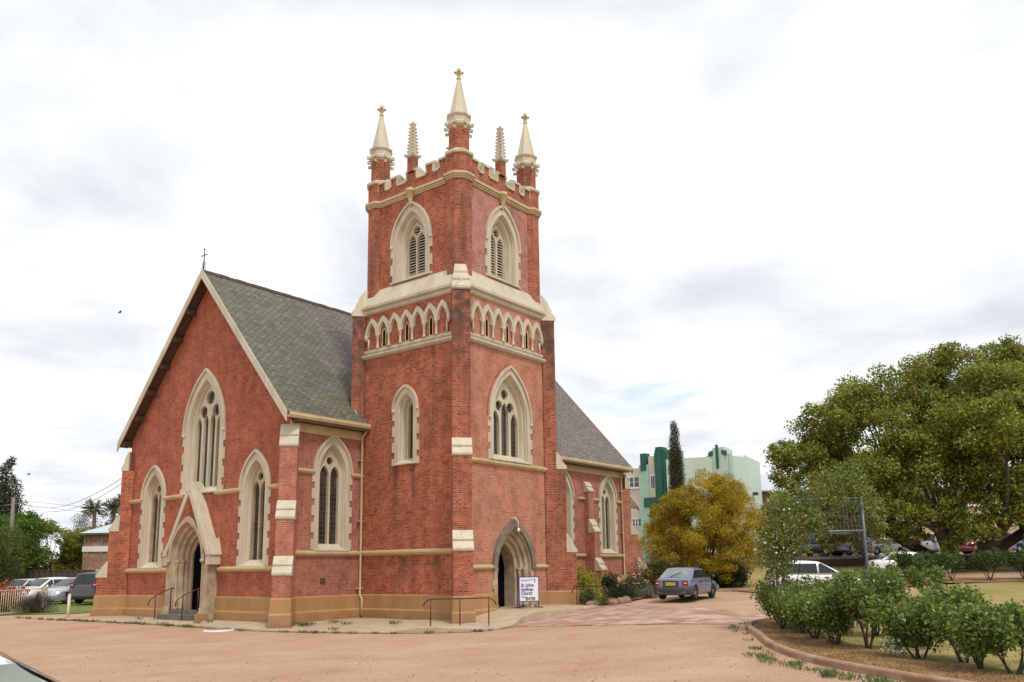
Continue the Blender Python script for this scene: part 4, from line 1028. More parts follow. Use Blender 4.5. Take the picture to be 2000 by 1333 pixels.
# great spreading tree at the right
BT = (37.0, -9.6)
bx, by = 38.6, -9.6
Rx, Ry = HY, -HX            # image-right direction on the ground
def at_rd(r, d, z): return (CAM[0]+d*HX+r*HY, CAM[1]+d*HY-r*HX, z)
big_extra = []
for r, d, z, q in [(19.0,57,8.6,1.9),(20.8,56,12.0,2.0),(23.4,57,14.0,2.2),(26.6,57,16.0,2.4),(30.5,57,17.0,2.5),(34.5,57,17.2,2.5),(38,57,16.6,2.6),(41,57,14,2.6),(19.6,56,6.2,1.7),(22.5,54,7.2,2.0),(25.5,53,8.2,2.2),(29,52.5,7.6,2.2),(33,52.5,6.0,2.0),(36.5,53,6.6,2.2),(40,54,8,2.4),(28,53,11,2.4),(33,52.5,11,2.5),(37.5,53,11.8,2.4),(24.5,54,10.8,2.2),(31,54,14.2,2.4),(36,54.5,14.6,2.3),(17.9,57,9.4,1.0),(22.4,57.5,13.6,1.3),(28.8,57,18.0,1.4),(33.2,57,18.8,1.5),(17.8,56.5,7.4,1.0),(19,55,4.6,1.2),(21,54,5.0,1.5),(23.5,53,5.2,1.6),(25.5,52.5,5.0,1.6),(27.5,52,4.6,1.5),(29.5,52,5.4,1.6),(31.5,52,4.3,1.4),(34,52,4.0,1.5),(36,52.5,4.4,1.6),(38.5,52.5,4.6,1.7),(20,56,3.6,1.0),(22,55,3.6,1.1),(26.5,53,3.2,.9),(32.5,53,3.0,1.0),(35.5,53,2.9,1.0),(24.6,54,3.8,1.1),(29,54,3.3,.9),(39.5,53,3.6,1.2),(18.3,56.5,5.6,1.1)]:
    big_extra.append((at_rd(r+.35, d, (z if z < 9 else 9+(z-9)*.63)-(1.0 if r > 35 and z > 9 else -.25 if 26 < r < 34 and z > 14 else 0)), q))
bc = at_rd(30.5, 58, 9.0)
bb = at_rd(28.6, 55.5, 0)
tree('spreading_tree', 'huge spreading green tree with several dark trunks right of the rose arbour', 'tree', bb[0], bb[1], bc, (10.8,10.8,4.9), 40, (1.2,1.9), 'leaf_big', .20, 640, .5, .30, tuft=(20,.41,.95,.3), extra=big_extra, seed=5, stems=5, limbs=46, spread=1.0, aspect=.55, up=.35, zmin=-.45, under=.25)
# golden wattle
wx, wy = at_rd(9.9, 44.5, 0)[:2]
wex = [(at_rd(9.9+(r-8.7)*.82, d, 1.2+(z-1.2)*.86), q*.9) for r, d, z, q in [(5.2,44,2.9,.9),(6.3,43,2.3,1.0),(7.6,42.8,2.0,1.0),(9.4,42.8,2.2,1.0),(11.0,43.3,2.5,.9),(11.9,44,3.6,.9),(12.1,44,4.5,.8),(10.8,43.2,5.3,1.0),(9.4,43,6.3,1.0),(8.4,43,6.7,.9),(7.4,43.2,5.8,1.0),(6.4,43.5,4.6,1.0),(5.7,44,3.7,.9),(8.6,42.4,4.6,1.1),(10,42.3,3.8,1.0),(7.2,42.4,3.4,1.0),(10.7,45,6.2,1.0),(9.6,44.2,6.9,.7)]]
tree('wattle_tree', 'rounded golden yellow feathery tree behind the blue sedan', 'tree', wx, wy, at_rd(9.9, 44.8, 3.75), (3.0,3.0,2.05), 22, (.55,.95), 'leaf_wattle', .13, 2300, .17, .3, tuft=(17,.42,1.0,.35), extra=wex, seed=8, stems=4, limbs=34, aspect=.2, up=.2, spread=.7, flat=.8, under=.5)
# narrow cypress
cx_, cy_ = at_rd(11.55, 60, 0)[:2]
cz_ = gz(cx_, cy_)
cl = []
rs_ = np.random.RandomState(3)
for k in range(46):
    z = .5+k*.212; q = .58*(1-max(0,(z-5.0)/5.6)**1.8*.72)
    cl.append(((cx_+rs_.uniform(-.07,.07), cy_+rs_.uniform(-.07,.07), cz_+z), max(.25, q*rs_.uniform(.93,1.05))))
tree('cypress_tree', 'tall narrow dark cypress rising behind the golden tree', 'tree', cx_, cy_, (cx_,cy_,cz_+3), (.1,.1,1), 2, (.3,.4), 'leaf_cypress', .085, 6500, .16, .6, extra=cl, seed=4, limbs=6, sub=False, aspect=.4, up=.7, flat=1.2)
def shrub(name, label, cat, x, y, lumps, mat, lsize, dens, seed=1, aspect=.5, up=.4, group=None, stems=7, bark='bark', zoff=0, under=.35, flat=.85, flowers=None):
    """lumps: (dx, dy, dz, r) relative to the foot"""
    rs = np.random.RandomState(seed); rg = random.Random(seed); z0 = gz(x, y)+zoff
    t = thing(name, label, cat, (x, y, z0), 0, group)
    L = [((a, b, c), r) for a, b, c, r in lumps]
    tm = MB()
    for k in range(stems):
        lc, r = L[rg.randrange(len(L))]
        limb(tm, (rg.uniform(-.12,.12), rg.uniform(-.12,.12), -.05), lc, .03, .008, .1, rg, 5, 4)
    tm.build('stem', bark, t)
    leaf_mesh('foliage', lump_pts(L, dens, rs, .45, flat, under), lsize, mat, t, aspect, up, None, rs)
    if flowers:
        fm, fs, fn = flowers; fp = lump_pts(L, fn, rs, .97, flat, .1)
        m = MB()
        for p in fp[:400]: m.blob(p, fs*rs.uniform(.7,1.2), 6, .3, rg=rg)
        m.build('blossom', fm, t)
    return t
def mound(rg, w, h, n, r0, r1):
    L = []
    for _ in range(n):
        a = rg.uniform(0, 2*math.pi); q = rg.uniform(0,1)**.5; r = rg.uniform(r0, r1)
        L.append((math.cos(a)*q*(w-r), math.sin(a)*q*(w-r), rg.uniform(.35*r, max(.4*r, (h-r)*(1.05-.55*q*q))), r))
    return L
rg = random.Random(21)
p = at_rd(10.65, 43.8, 0); shrub('round_shrub', 'dense dark green dome shaped shrub right of the blue sedan', 'shrub', p[0], p[1], mound(rg,1.35,1.75,26,.4,.6), 'leaf_dark', .11, 1900, 2)
p = at_rd(7.2, 42.5, 0); shrub('olive_shrub', 'loose olive shrub between the nave corner and the blue sedan', 'shrub', p[0], p[1], mound(rg,2.0,1.9,34,.4,.65), 'leaf_olive', .12, 1300, 3, .25, .2)
shrub('variegated_shrub', 'yellow and green variegated shrub against the tower buttress', 'shrub', 7.2, .0, [(dx-.0,dy,dz,r) for dx,dy,dz,r in [(-.1,.2,1.7,.45),(-.1,-.2,1.35,.5),(.2,-.6,1.2,.5),(.5,-.9,1.0,.5),(.1,-.4,.8,.6),(.5,.3,1.1,.6),(.9,-.6,.75,.55),(-.1,-.9,.75,.5),(.8,-1.0,.5,.45),(.2,-1.2,.4,.4),(0,.4,2.0,.35),(.4,0,1.5,.5)]], 'leaf_yellow', .085, 2300, 4, .55)
shrub('bluish_shrub', 'small grey green bush just left inside the garden handrail', 'shrub', 6.7, -1.35, mound(rg,.55,.95,12,.22,.35), 'leaf_shrub', .06, 2600, 5)
shrub('low_shrub', 'low bright green plants between the garden handrail posts', 'shrub', 6.55, -2.2, mound(rg,.5,.55,12,.18,.28), 'leaf_bright', .07, 2300, 6, .3)
shrub('rosemary_shrub', 'dark green spiky bush right of the garden handrail', 'shrub', 7.9, -2.35, mound(rg,.85,.95,20,.25,.42), 'leaf_dark', .08, 2300, 7, .25)
shrub('dark_climber', 'dark rounded bush against the nave wall behind the garden', 'shrub', 9.4, -.9, mound(rg,.6,1.7,16,.28,.42), 'leaf_dark', .1, 1900, 8)
shrub('flowering_shrub', 'leafy green bush with small pink flowers under the nave corner', 'shrub', 9.7, -2.0, mound(rg,.95,1.25,22,.28,.42), 'leaf_shrub', .09, 1900, 9, flowers=('petal_pink', .05, 7))
shrub('silver_shrub', 'pale silvery grey shrub left of the blue sedan', 'shrub', 9.0, -3.0, mound(rg,.6,.95,14,.2,.34), 'leaf_grey', .07, 2600, 10, .2)
for i, (x, y, r, sq, lab) in enumerate([(6.62,-1.75,.32,(1.5,1.2,.5),'low flat reddish rock at the edge of the concrete ramp'),(6.55,-2.75,.27,(1.4,1,.7),'pink brown rock behind the right garden handrail post'),(6.75,-3.0,.26,(1,.8,.9),'rounded split orange rock right of the garden handrail'),(7.1,-3.05,.24,(.9,.9,1),'upright brown rock beside the rounded orange one'),(6.9,-2.35,.3,(1.2,1.2,.5),'half buried rock among the plants inside the handrail'),(9.3,-3.25,.24,(1.5,1,.7),'squared tan rock beside the silver shrub')]):
    m = MB(); m.blob((0,0,.02), r, 9, .16, sq); o = m.build('garden_rock', 'rock'); o.location = (x, y, gz(x,y)+.04); tag(o, lab, 'rock', 'rocks edging the garden bed')

# ---- roses
def rose_bush(x, y, h, w, label, seed, nst=5, leaves=2900, group='rose bushes along the kerb', blossoms=None, lean=(0,0), mat='leaf_rose', ls=.075, clear=.38, low=False):
    rs = np.random.RandomState(seed); rg = random.Random(seed); z0 = gz(x, y)+.06
    t = thing('rose_bush', label, 'rose bush', (x, y, z0), 0, group)
    sm_ = MB(); L = []
    for k in range(nst):
        a = 2*math.pi*k/nst+rg.uniform(-.5,.5); q = w*rg.uniform(.35,.6)
        mid = Vector((math.cos(a)*q*.6+lean[0]*.4, math.sin(a)*q*.6+lean[1]*.4, h*clear))
        limb(sm_, (rg.uniform(-.05,.05), rg.uniform(-.05,.05), -.1), mid, .024, .016, .16, rg, 6, 5)
        for j in range(3):
            b = a+rg.uniform(-.9,.9); e = Vector((math.cos(b)*w*rg.uniform(.3,.8)+lean[0], math.sin(b)*w*rg.uniform(.3,.8)+lean[1], h*rg.uniform(.55,.88)))
            limb(sm_, mid, e, .02, .008, .15, rg, 5, 4); r = rg.uniform(.22,.36)*(.6+.45*w); L.append((tuple(e), r))
            if low:
                lw_ = mid.lerp(e, rg.uniform(-.2,.35)); L.append(((lw_.x*1.15, lw_.y*1.15, max(.25, lw_.z)), r*.8))
            f = mid.lerp(e, .6)+Vector((rg.uniform(-.1,.1), rg.uniform(-.1,.1), 0)); L.append((tuple(f), r*.8))
            top = e+Vector((rg.uniform(-.12,.12), rg.uniform(-.12,.12), rg.uniform(.1,.25))); limb(sm_, e, top, .008, .004, .1, rg, 4, 3); L.append((tuple(top), r*.55))
    sm_.build('stem', 'bark', t)
    tot = sum(r*r for c, r in L)
    leaf_mesh('foliage', lump_pts(L, leaves*1.7/tot, rs, .1, .95, .75), ls, mat, t, .62, .45, None, rs)
    if blossoms:
        m = MB(); fp = lump_pts(L, 3, rs, .95, .9, .2)
        for p in fp[:blossoms[1]]: m.blob(p, blossoms[2]*rs.uniform(.7,1.2), 7, .25, rg=rg)
        m.build('blossom', blossoms[0], t)
    return t
RB = [(-1.7,-13.0,1.35,.75,'rose bush at the far end of the kerb beside the paved drive'),
      (-2.7,-13.7,1.35,.75,'second rose bush from the paved drive along the kerb'),
      (-3.7,-14.3,1.35,.75,'third rose bush from the paved drive along the kerb'),
      (-4.9,-15.0,1.4,.75,'rose bush with many thin forked stems left of the tall bush'),
      (-5.85,-15.75,1.3,.65,'low dense rose bush directly left of the tall bush'),
      (-6.15,-16.5,1.75,.7,'tallest rose bush reaching up in front of the arbour post'),
      (-7.35,-17.75,1.25,.72,'rose bush above the small white flowers'),
      (-7.55,-18.55,1.55,.72,'rose bush with two bare bent trunks right of the white flowers'),
      (-8.55,-18.95,1.25,.6,'leafy rose bush hanging low between bare trunks and corner bush'),
      (-9.15,-19.55,1.28,.8,'nearest rose bush with a thick forked trunk at the lower right')]
for i, (x, y, h, w, lab) in enumerate(RB):
    rose_bush(x, y, h*(.80 if i != 5 else .90), w*1.2, lab, 40+i, 5 if i != 9 else 4, 3000 if i < 5 else 3800, blossoms=None if i not in (5,) else ('petal_pink', 3, .035), low=i not in (5, 7, 9))
for i, (x, y, h, w, lab) in enumerate([(.1,-13.3,1.4,.85,'rose bush in the second row nearest the paved drive'),(-1.6,-14.6,1.4,.85,'rose bush in the second row before the arbour post'),(-3.2,-15.9,1.35,.8,'rose bush in the second row behind the tallest bush'),(-4.9,-17.3,1.2,.75,'small rose bush in the second row behind the white flowers')]):
    rose_bush(x, y, h*.82, w, lab, 60+i, 5, 2600, low=True)
rose_bush(-7.2,-20.4,1.3,.6,'rose bush cut by the right edge of the picture above the lawn', 77, 4, 2200)
BR = [(at_rd(19.9,43.5,0),'back rose bush beside the arbour in front of the white sedan bonnet'),(at_rd(21.6,44.5,0),'back rose bush hiding the tail of the white sedan'),(at_rd(23.2,46,0),'back rose bush under the white sedan front wheel'),
      (at_rd(25.2,46,0),'back rose bush below the great tree trunk, left one'),(at_rd(27.0,46,0),'back rose bush below the great tree trunk, right one'),(at_rd(29.0,45.5,0),'back rose bush under the street rail, taller and thinner'),(at_rd(31.0,45,0),'back rose bush with bare stems near the right edge'),(at_rd(32.6,44.6,0),'back rose bush cut by the right edge of the picture')]
for i, (p, lab) in enumerate(BR):
    rose_bush(p[0], p[1], 1.55, 1.0, lab, 90+i, 5, 2300, group='rose bushes in the back bed', mat='leaf_shrub', ls=.1, clear=.3)
for i, (r, d, lab) in enumerate([(15.4,36,'low rose bush between arbour foot and white hatchback'),(16.6,35,'low dark rose bush right of the arbour foot'),(13.9,33,'rose bush before the rear of the white hatchback')]):
    p = at_rd(r, d, 0); rose_bush(p[0], p[1], 1.25, .85, lab, 120+i, 4, 2000, group='rose bushes in the back bed', mat='leaf_rose', ls=.09, clear=.25)
m = MB(); rgf = random.Random(3)
wf = thing('white_flowers', 'small clump of white flowers at the foot of the rose bushes', 'flowers', (-7.5,-17.35,gz(-7.5,-17.35)+.07))
for _ in range(60):
    a = rgf.uniform(0,6.3); q = rgf.uniform(0,.28); m.blob((math.cos(a)*q, math.sin(a)*q, .06+rgf.uniform(0,.28)), .022, 6, .3, rg=rgf)
m.build('blossom', 'petal_white', wf)
leaf_mesh('foliage', lump_pts([((0,0,.12),.22)], 6000), .05, 'leaf_shrub', wf)

# ---- rose arbour
AR0 = at_rd(6.85, 22.6, 0); AR1 = at_rd(8.9, 21.8, 0)
a0 = Vector((AR0[0], AR0[1], gz(*AR0[:2]))); a1 = Vector((AR1[0], AR1[1], gz(*AR1[:2])))
ab = thing('rose_arbour', 'grey metal garden arbour with mesh panels and a sloping top', 'arbour', tuple((a0+a1)/2))
org = (a0+a1)/2; ux = (a1-a0).normalized(); uy = Vector((-ux.y, ux.x, 0)); hw_ = (a1-a0).length/2; DP = 1.9
def ap_(u, v, z): return ux*u+uy*v+Vector((0,0,z-0))
post_pts = lambda u, v: [ap_(u, v, -.1), ap_(u*1.0, v, 2.55), ap_(u*1.0, v+(.35 if v < .5 else -.35), 3.4)]
for u in (-hw_, hw_):
    for v in (0, DP):
        m = MB(); m.tube(post_pts(u, v), .04, 4); m.build('post', 'grey_steel', ab)
for v, z in ((0,2.55),(.35,3.4),(DP-.35,3.4),(DP,2.55)):
    m = MB(); m.tube([ap_(-hw_, v, z), ap_(hw_, v, z)], .035, 4); m.build('rail', 'grey_steel', ab)
m = MB()
for k in range(25):
    u = -hw_+2*hw_*k/24; m.tube([ap_(u,0,2.55), ap_(u,.35,3.4), ap_(u,DP-.35,3.4), ap_(u,DP,2.55)], .0035, 3, False)
for k in range(7): v = .05*k; m.tube([ap_(-hw_,v,2.55+.85*v/.35), ap_(hw_,v,2.55+.85*v/.35)], .003, 3, False)
m.build('wire_mesh', 'grey_steel', ab)
cr = thing('climbing_rose', 'climbing rose with small pale flowers smothering the grey arbour', 'climbing plant', tuple(org))
rsC = np.random.RandomState(31); rgC = random.Random(31)
CL = [(-1.45,.0,.7,.35),(-1.5,.1,1.2,.4),(-1.6,.0,1.6,.5),(-1.45,-.1,2.0,.5),(-1.7,.1,2.2,.45),(-1.35,.2,2.5,.5),(-1.1,.1,2.95,.45),(-1.6,.2,2.75,.4),(-.8,.0,2.6,.45),(-.9,-.15,2.15,.45),(-.5,-.1,2.35,.42),(-.6,-.1,1.9,.35),(-.1,.0,2.55,.35),(.1,-.05,2.35,.3),(-.2,.2,2.85,.3),(.35,.3,3.2,.42),(.6,.5,3.5,.5),(.95,.5,3.55,.5),(.3,.6,3.55,.4),(1.2,.6,3.3,.45),(1.4,.5,3.0,.45),(1.6,.5,2.7,.38),(1.45,.9,2.4,.4),(1.7,.6,2.35,.28),(1.85,.6,2.0,.2),(1.95,.5,1.75,.18),(.6,1.2,3.3,.5),(-.4,1.2,3.2,.5),(-1.0,.3,.4,.35),(-1.75,.1,1.9,.35),(-1.2,-.1,1.55,.35),(.55,.2,3.0,.3),(-1.35,.4,3.1,.3)]
CL = [((a*.70-.04 if a < 0 else a*.86), b, c*1.11, r*(.92 if a < 0 else .95)) for a, b, c, r in CL]
CLw = [(tuple(ap_(a, b, c)), r) for a, b, c, r in CL]
m = MB()
for a, b, c, r in CL:
    sx = -1.1 if a < 0 else 1.05
    limb(m, ap_(sx, .1, .0 if c < 2.2 else 1.8), ap_(a, b, c), .022, .006, .1, rgC, 5, 4)
m.build('stem', 'bark', cr)
leaf_mesh('foliage', lump_pts(CLw, 2700, rsC, .25, .95, .7), .085, 'leaf_climb', cr, .55, .35, None, rsC)
m = MB()
for p in lump_pts(CLw, 9, rsC, .97, .95, .3)[:70]: m.blob(p, .026*rsC.uniform(.7,1.2), 6, .3, rg=rgC)
m.build('blossom', 'petal_white', cr)

# ---- left side greenery
p = (21.9,97.3); pl = [((p[0]+rs_.uniform(-.7,.7), p[1]+rs_.uniform(-.7,.7), 3+k*.55), (1.9 if k < 12 else 1.9-.1*(k-12))*rs_.uniform(.75,1.1)) for k in range(26)]
tree('poplar_tree', 'tall ragged poplar at the far left edge', 'tree', p[0], p[1], (p[0],p[1],9), (1,1,4), 4, (1,1.4), 'leaf_poplar', .3, 420, .3, .6, extra=pl, seed=12, limbs=18, aspect=.5, flat=1.2)
tree('plane_tree', 'bright green spreading tree beside the power pole', 'tree', 5.0, 54.6, (4.2,54.4,4.7), (4.6,4.6,3.2), 40, (.9,1.5), 'leaf_bright', .22, 420, .25, .35, tuft=(15,.45,1.0,.5), seed=13, limbs=24)
tree('lime_tree', 'yellow green open tree in front of the brown fence', 'tree', 11.2, 58.5, (11.4,58.8,3.7), (4.3,4.3,2.9), 38, (.7,1.2), 'leaf_lime', .2, 430, .18, .35, tuft=(15,.45,1.0,.5), seed=14, limbs=26, zmin=-.8)
tree('dark_tree', 'dark casuarina between the lime tree and the brick hall', 'tree', 17.8, 66.8, (17.8,66.8,4.8), (1.6,1.6,3.6), 16, (.7,1.1), 'leaf_poplar', .22, 420, .18, .5, seed=15, aspect=.2)
tree('garden_tree', 'rounded mid green tree behind the metal roof of the brick hall', 'tree', 22.2, 69.0, (22.2,69.0,5.6), (2.6,2.6,2.2), 18, (.9,1.3), 'leaf_bright', .26, 340, .2, .4, seed=16)
rg = random.Random(5)
shrub('conifer_shrub', 'big dark green conifer bush with golden tips behind the white fence', 'shrub', -3.5, 35.4, [(rg.uniform(-1.9,1.9), rg.uniform(-1.6,1.6), rg.uniform(.4,4.2), rg.uniform(.7,1.1)) for _ in range(52)]+[(-.6,-.2,4.0,.8),(.2,.3,3.6,.9),(-1.2,.5,4.4,.7)], 'leaf_conifer', .15, 900, 17, .35)
shrub('red_shrub', 'shrub covered in bright red flowers behind the white fence', 'shrub', -5.9, 25.2, mound(rg,1.2,1.75,30,.25,.42), 'leaf_shrub', .09, 1100, 18, flowers=('petal_red', .075, 40))
shrub('lavender_bush', 'dull purple grey lavender bush at the end of the white fence', 'shrub', -5.35, 23.15, mound(rg,1.1,1.25,40,.25,.42), 'leaf_lav', .12, 1700, 19, .14, .8)
tree('street_tree', 'dark green tree above the brown fence near the left edge', 'tree', -1.0, 62.0, (-1,62,4.6), (4,4,3.2), 24, (1,1.5), 'leaf_dark', .26, 330, .25, .4, seed=23)
for i, (x, y, h, lab) in enumerate([(21.8,73.1,8.7,'left palm with a full head of fronds over the brick hall'),(24.1,73.4,8.9,'middle palm behind the roof of the brick hall'),(25.7,74.5,9.6,'right palm partly hidden by the church corner')]):
    z = gz(x,y); t = thing('palm_tree', lab, 'palm', (x,y,z), 0, 'palms beyond the brick hall')
    m = MB(); m.tube([(0,0,-.1),(.1,.05,h*.5),(.05,.1,h)], [.28,.22,.2], 8); m.build('trunk', 'bark_pale', t)
    P = []; D = []; rg2 = random.Random(60+i)
    for f in range(46):
        a = rg2.uniform(0,6.283); el = rg2.uniform(-.9,1.25); 
        for s in range(16):
            q = .3+s*.07; dd = np.array([math.cos(a)*math.cos(el), math.sin(a)*math.cos(el), math.sin(el)])
            spread = (rg2.uniform(-1,1))*.42*(s/16)
            side = np.array([-math.sin(a), math.cos(a), 0]); p = dd*q+side*spread+np.array([.05,.1,h-.25*(q/1.5)**2*.8]); P.append(p); D.append(dd+side*spread)
    leaf_mesh('frond', P, .42, 'leaf_palm', t, .2, .3, np.array(D), np.random.RandomState(i))

# weeds along the slab and the kerb, dry straw on the mulch
def tufts(name, spots, mat, h, per, seed, spread=.12):
    rs = np.random.RandomState(seed); P = []; D = []
    for x, y, z, s in spots:
        for _ in range(int(per*s)):
            a, q = rs.uniform(0,6.283), spread*s*rs.uniform()**.5
            P.append((x+math.cos(a)*q, y+math.sin(a)*q, z+h*.4*s*rs.uniform(.5,1.2))); D.append((math.cos(a)*.5, math.sin(a)*.5, 1.0))
    o = leaf_mesh(name, P, h*1.1, mat, None, .14, -.1, np.array(D), rs); o['kind'] = 'stuff'; return o
rgw = random.Random(9); sp = []
edge = densify(apron[:11], .1)
for x, y in edge:
    if rgw.random() < .17: q = rgw.uniform(.4,1.4); sp.append((x-.05+rgw.uniform(-.25,.1), y+rgw.uniform(-.2,.1), gz(x,y)+.0, q))
for x, y in [(-3.6,4.9),(-3.3,4.75),(-3.9,4.4),(-2.6,4.2),(-2.8,3.3),(-1.9,1.6),(-1.95,1.7),(-4.2,2.4),(-3.6,5.0),(-4.9,9.0),(-5.2,13.8),(-5.3,9.2)]: sp.append((x,y,apron_z(x,y),rgw.uniform(.8,1.8)))
tufts('weeds', sp, 'grass_blade', .13, 34, 3, .16)
sp = []
for x, y in densify(chaikin(kerb_pts[:11]), .12):
    if rgw.random() < .16: q = rgw.uniform(.3,1.1); sp.append((x-.12-rgw.random()*.25, y+.1+rgw.random()*.2, gz(x,y), q))
for x, y in densify(kerb_pts[6:11], .12):
    for _ in range(2):
        if rgw.random() < .42: sp.append((x-.15-rgw.random()*.5, y+.2+rgw.random()*.45, gz(x,y), rgw.uniform(.6,1.5)))
tufts('grass_tufts', sp, 'grass_blade', .10, 30, 4, .16)
sp = []
for x, y in densify(kerb_pts[2:11], .07):
    for _ in range(5):
        q = rgw.uniform(.15,1.8); t = (kerb_pts[5][0], 0); sp.append((x+q*.45*rgw.uniform(.6,1.3), y-q*.75, gz(x,y)+.075, rgw.uniform(.5,1)))
o = tufts('straw_litter', sp, 'straw', .07, 14, 6, .2)
sp = []
for _ in range(2600):
    x = rgw.uniform(-12,4); y = rgw.uniform(-27,-13)
    if pip(x, y, isl) and not pip(x, y, kerb_pts+inner[::-1]): sp.append((x, y, gz(x,y)+.045, rgw.uniform(.5,1.2)))
tufts('grass', sp, 'grass_blade', .05, 9, 8, .22)


def stones(name, n, seed):
    rs = np.random.RandomState(seed); P = []
    while len(P) < n:
        d = 11+32*rs.uniform()**1.6; r = rs.uniform(-.62,.5)*d; x, y, _ = at_rd(r, d, 0)
        if pip(x, y, isl) or pip(x, y, drv) or pip(x, y, apron) or y > 22: continue
        P.append((x, y, gz(x, y)+.004))
    P = np.array(P); S = (.008+.022*rs.uniform(size=(n,1))**3); o = np.array([(1,0,0),(-1,0,0),(0,1,0),(0,-1,0),(0,0,.7),(0,0,-.5)], float)
    V = (P[:,None,:]+(o[None]*rs.uniform(.6,1.4,(n,6,1)))*S[:,None,:]).reshape(-1,3)
    f = np.array([(0,2,4),(2,1,4),(1,3,4),(3,0,4),(2,0,5),(1,2,5),(3,1,5),(0,3,5)]); Fs = (f[None]+6*np.arange(n)[:,None,None]).reshape(-1,3)
    me = bpy.data.meshes.new(name); me.from_pydata(V.tolist(), [], Fs.tolist()); me.materials.append(MATS['pebble'])
    o = bpy.data.objects.new(name, me); COL.objects.link(o); o['kind'] = 'stuff'; return o
stones('loose_stones', 6500, 17)

# ================================================================== SMALL THINGS BY THE CHURCH
def rail(label, pts, posts, group=None):
    """bent handrail: pts of the top rail in world coordinates, posts = foot points"""
    o = Vector(posts[0]); t = thing('handrail', label, 'handrail', tuple(o), 0, group)
    m = MB(); m.tube([Vector(p)-o for p in pts], .024, 8); m.build('top_rail', 'maroon_paint', t)
    for p, z in zip(posts, [None]*len(posts)):
        q = min((Vector(a).lerp(Vector(b), k/10) for a, b in zip(pts, pts[1:]) for k in range(11)), key=lambda v: (v.x-p[0])**2+(v.y-p[1])**2)
        m = MB(); m.tube([Vector(p)-o, Vector((p[0], p[1], q.z))-o], .022, 8); m.build('post', 'maroon_paint', t)
def bent(a, b, z, drop=.28, r=.28):
    a = Vector(a); b = Vector(b); d = (b-a).normalized()
    A = Vector((a.x, a.y, z)); B = Vector((b.x, b.y, z)); d.z = 0
    return [A-d*(r+.05)+Vector((0,0,-drop)), A-d*(r)+Vector((0,0,-drop*.6)), A-d*(r*.7)+Vector((0,0,-drop*.2)), A-d*r*.3, A, B, B+d*r*.3, B+d*(r*.7)+Vector((0,0,-drop*.2)), B+d*r+Vector((0,0,-drop*.6)), B+d*(r+.05)+Vector((0,0,-drop))]
P1 = [(-2.3,-.54,-.06),(-1.67,-1.37,-.04),(-1.04,-2.18,-.02)]
rl = [Vector(p) for p in ((-2.46,-.34,.69),(-2.43,-.37,.80),(-2.37,-.45,.89),(-2.28,-.57,.925),(-1.67,-1.37,.93),(-1.04,-2.18,.945),(-.97,-2.27,.90),(-.91,-2.35,.81),(-.88,-2.39,.71))]
rail('maroon handrail bent down at both ends on the concrete path below the tower', rl, P1)
rail('maroon handrail beside the rocks and garden right of the tower', bent((6.05,-1.25,.3),(5.75,-2.75,.3),1.18,.3,.25), [(6.05,-1.25,.28),(5.75,-2.75,.3)])
for y, lab in ((YM+1.05,'maroon porch handrail left of the gabled doorway'),(YM-1.02,'maroon porch handrail on the steps in front of the red door')):
    x0, x1 = XP-.72, XP-.02
    rail(lab, [Vector((x0-.32,y,.62)),Vector((x0-.30,y,.78)),Vector((x0-.18,y,.93)),Vector((x0,y,1.04)),Vector((x1,y,1.32)),Vector((x1+.2,y,1.34))], [(x0,y,.06),(x1,y,.38)], 'handrails at the porch steps')

# sandwich board
sx, sy = 3.02, -.95
t = thing('sandwich_board', 'blue framed white welcome sign standing beside the tower door', 'sign', (sx, sy, apron_z(sx,sy)+.01), R(-24))
t.location.z = .40
SF = Fr((0,0,0), (1,0,0), ZV, (0,-1,0))
m = MB()
for u in (-.46, .43): m.fbox(SF, u, u+.03, 0, 1.2, -.02, .02)
m.fbox(SF, -.46, .46, 1.2, 1.235, -.02, .02); m.fbox(SF, -.43, .43, .24, .27, -.02, .02)
for u in (-.445, .445): m.fbox(SF, u-.02, u+.02, -.0, .035, -.32, .32)
m.build('frame', 'blue_paint', t)
MB().fbox(SF, -.43, .43, .27, 1.2, -.012, .012).build('panel', 'white_paint', t)
def text(s, size, F, u, v, n, mat, parent, sx=1.0, shear=0.0, name='lettering', rot=0, thick=0.0):
    c = bpy.data.curves.new(name, 'FONT'); c.body = s; c.size = size; c.extrude = .002; c.shear = shear; c.offset = thick
    o = bpy.data.objects.new(name, c); COL.objects.link(o)
    bpy.context.view_layer.update()
    me = bpy.data.meshes.new_from_object(o.evaluated_get(bpy.context.evaluated_depsgraph_get()))
    bpy.data.objects.remove(o); me.materials.clear(); me.materials.append(MATS[mat])
    B = Matrix((F.U, F.V, F.N)).transposed().to_4x4(); B.translation = F.p(u, v, n)
    me.transform(B @ Matrix.Rotation(rot, 4, 'Z') @ Matrix.Diagonal((sx,1,1,1)))
    ob = bpy.data.objects.new(name, me); COL.objects.link(ob); ob.parent = parent; return ob
text('Welcome to', .13, SF, -.39, 1.02, .014, 'blue_paint', t, .86, .3, rot=R(6))
text('St. Johns', .185, SF, -.37, .83, .014, 'blue_paint', t, .92, .1, thick=.006)
text('Anglican', .185, SF, -.38, .665, .014, 'blue_paint', t, .92, .1, thick=.006)
text('Church', .19, SF, -.38, .51, .014, 'blue_paint', t, .92, .1, thick=.006)
text('Please', .13, SF, -.39, .38, .014, 'blue_paint', t, .8, .3)
text('ENTER', .165, SF, -.17, .295, .014, 'black_paint', t, .95, 0, thick=.006)
m = MB(); m.fbox(SF, .255, .275, .96, 1.17, .012, .016); m.fbox(SF, .21, .32, 1.085, 1.105, .012, .016); m.fbox(SF, .235, .295, 1.03, 1.045, .012, .016); m.build('cross_emblem', 'blue_paint', t)
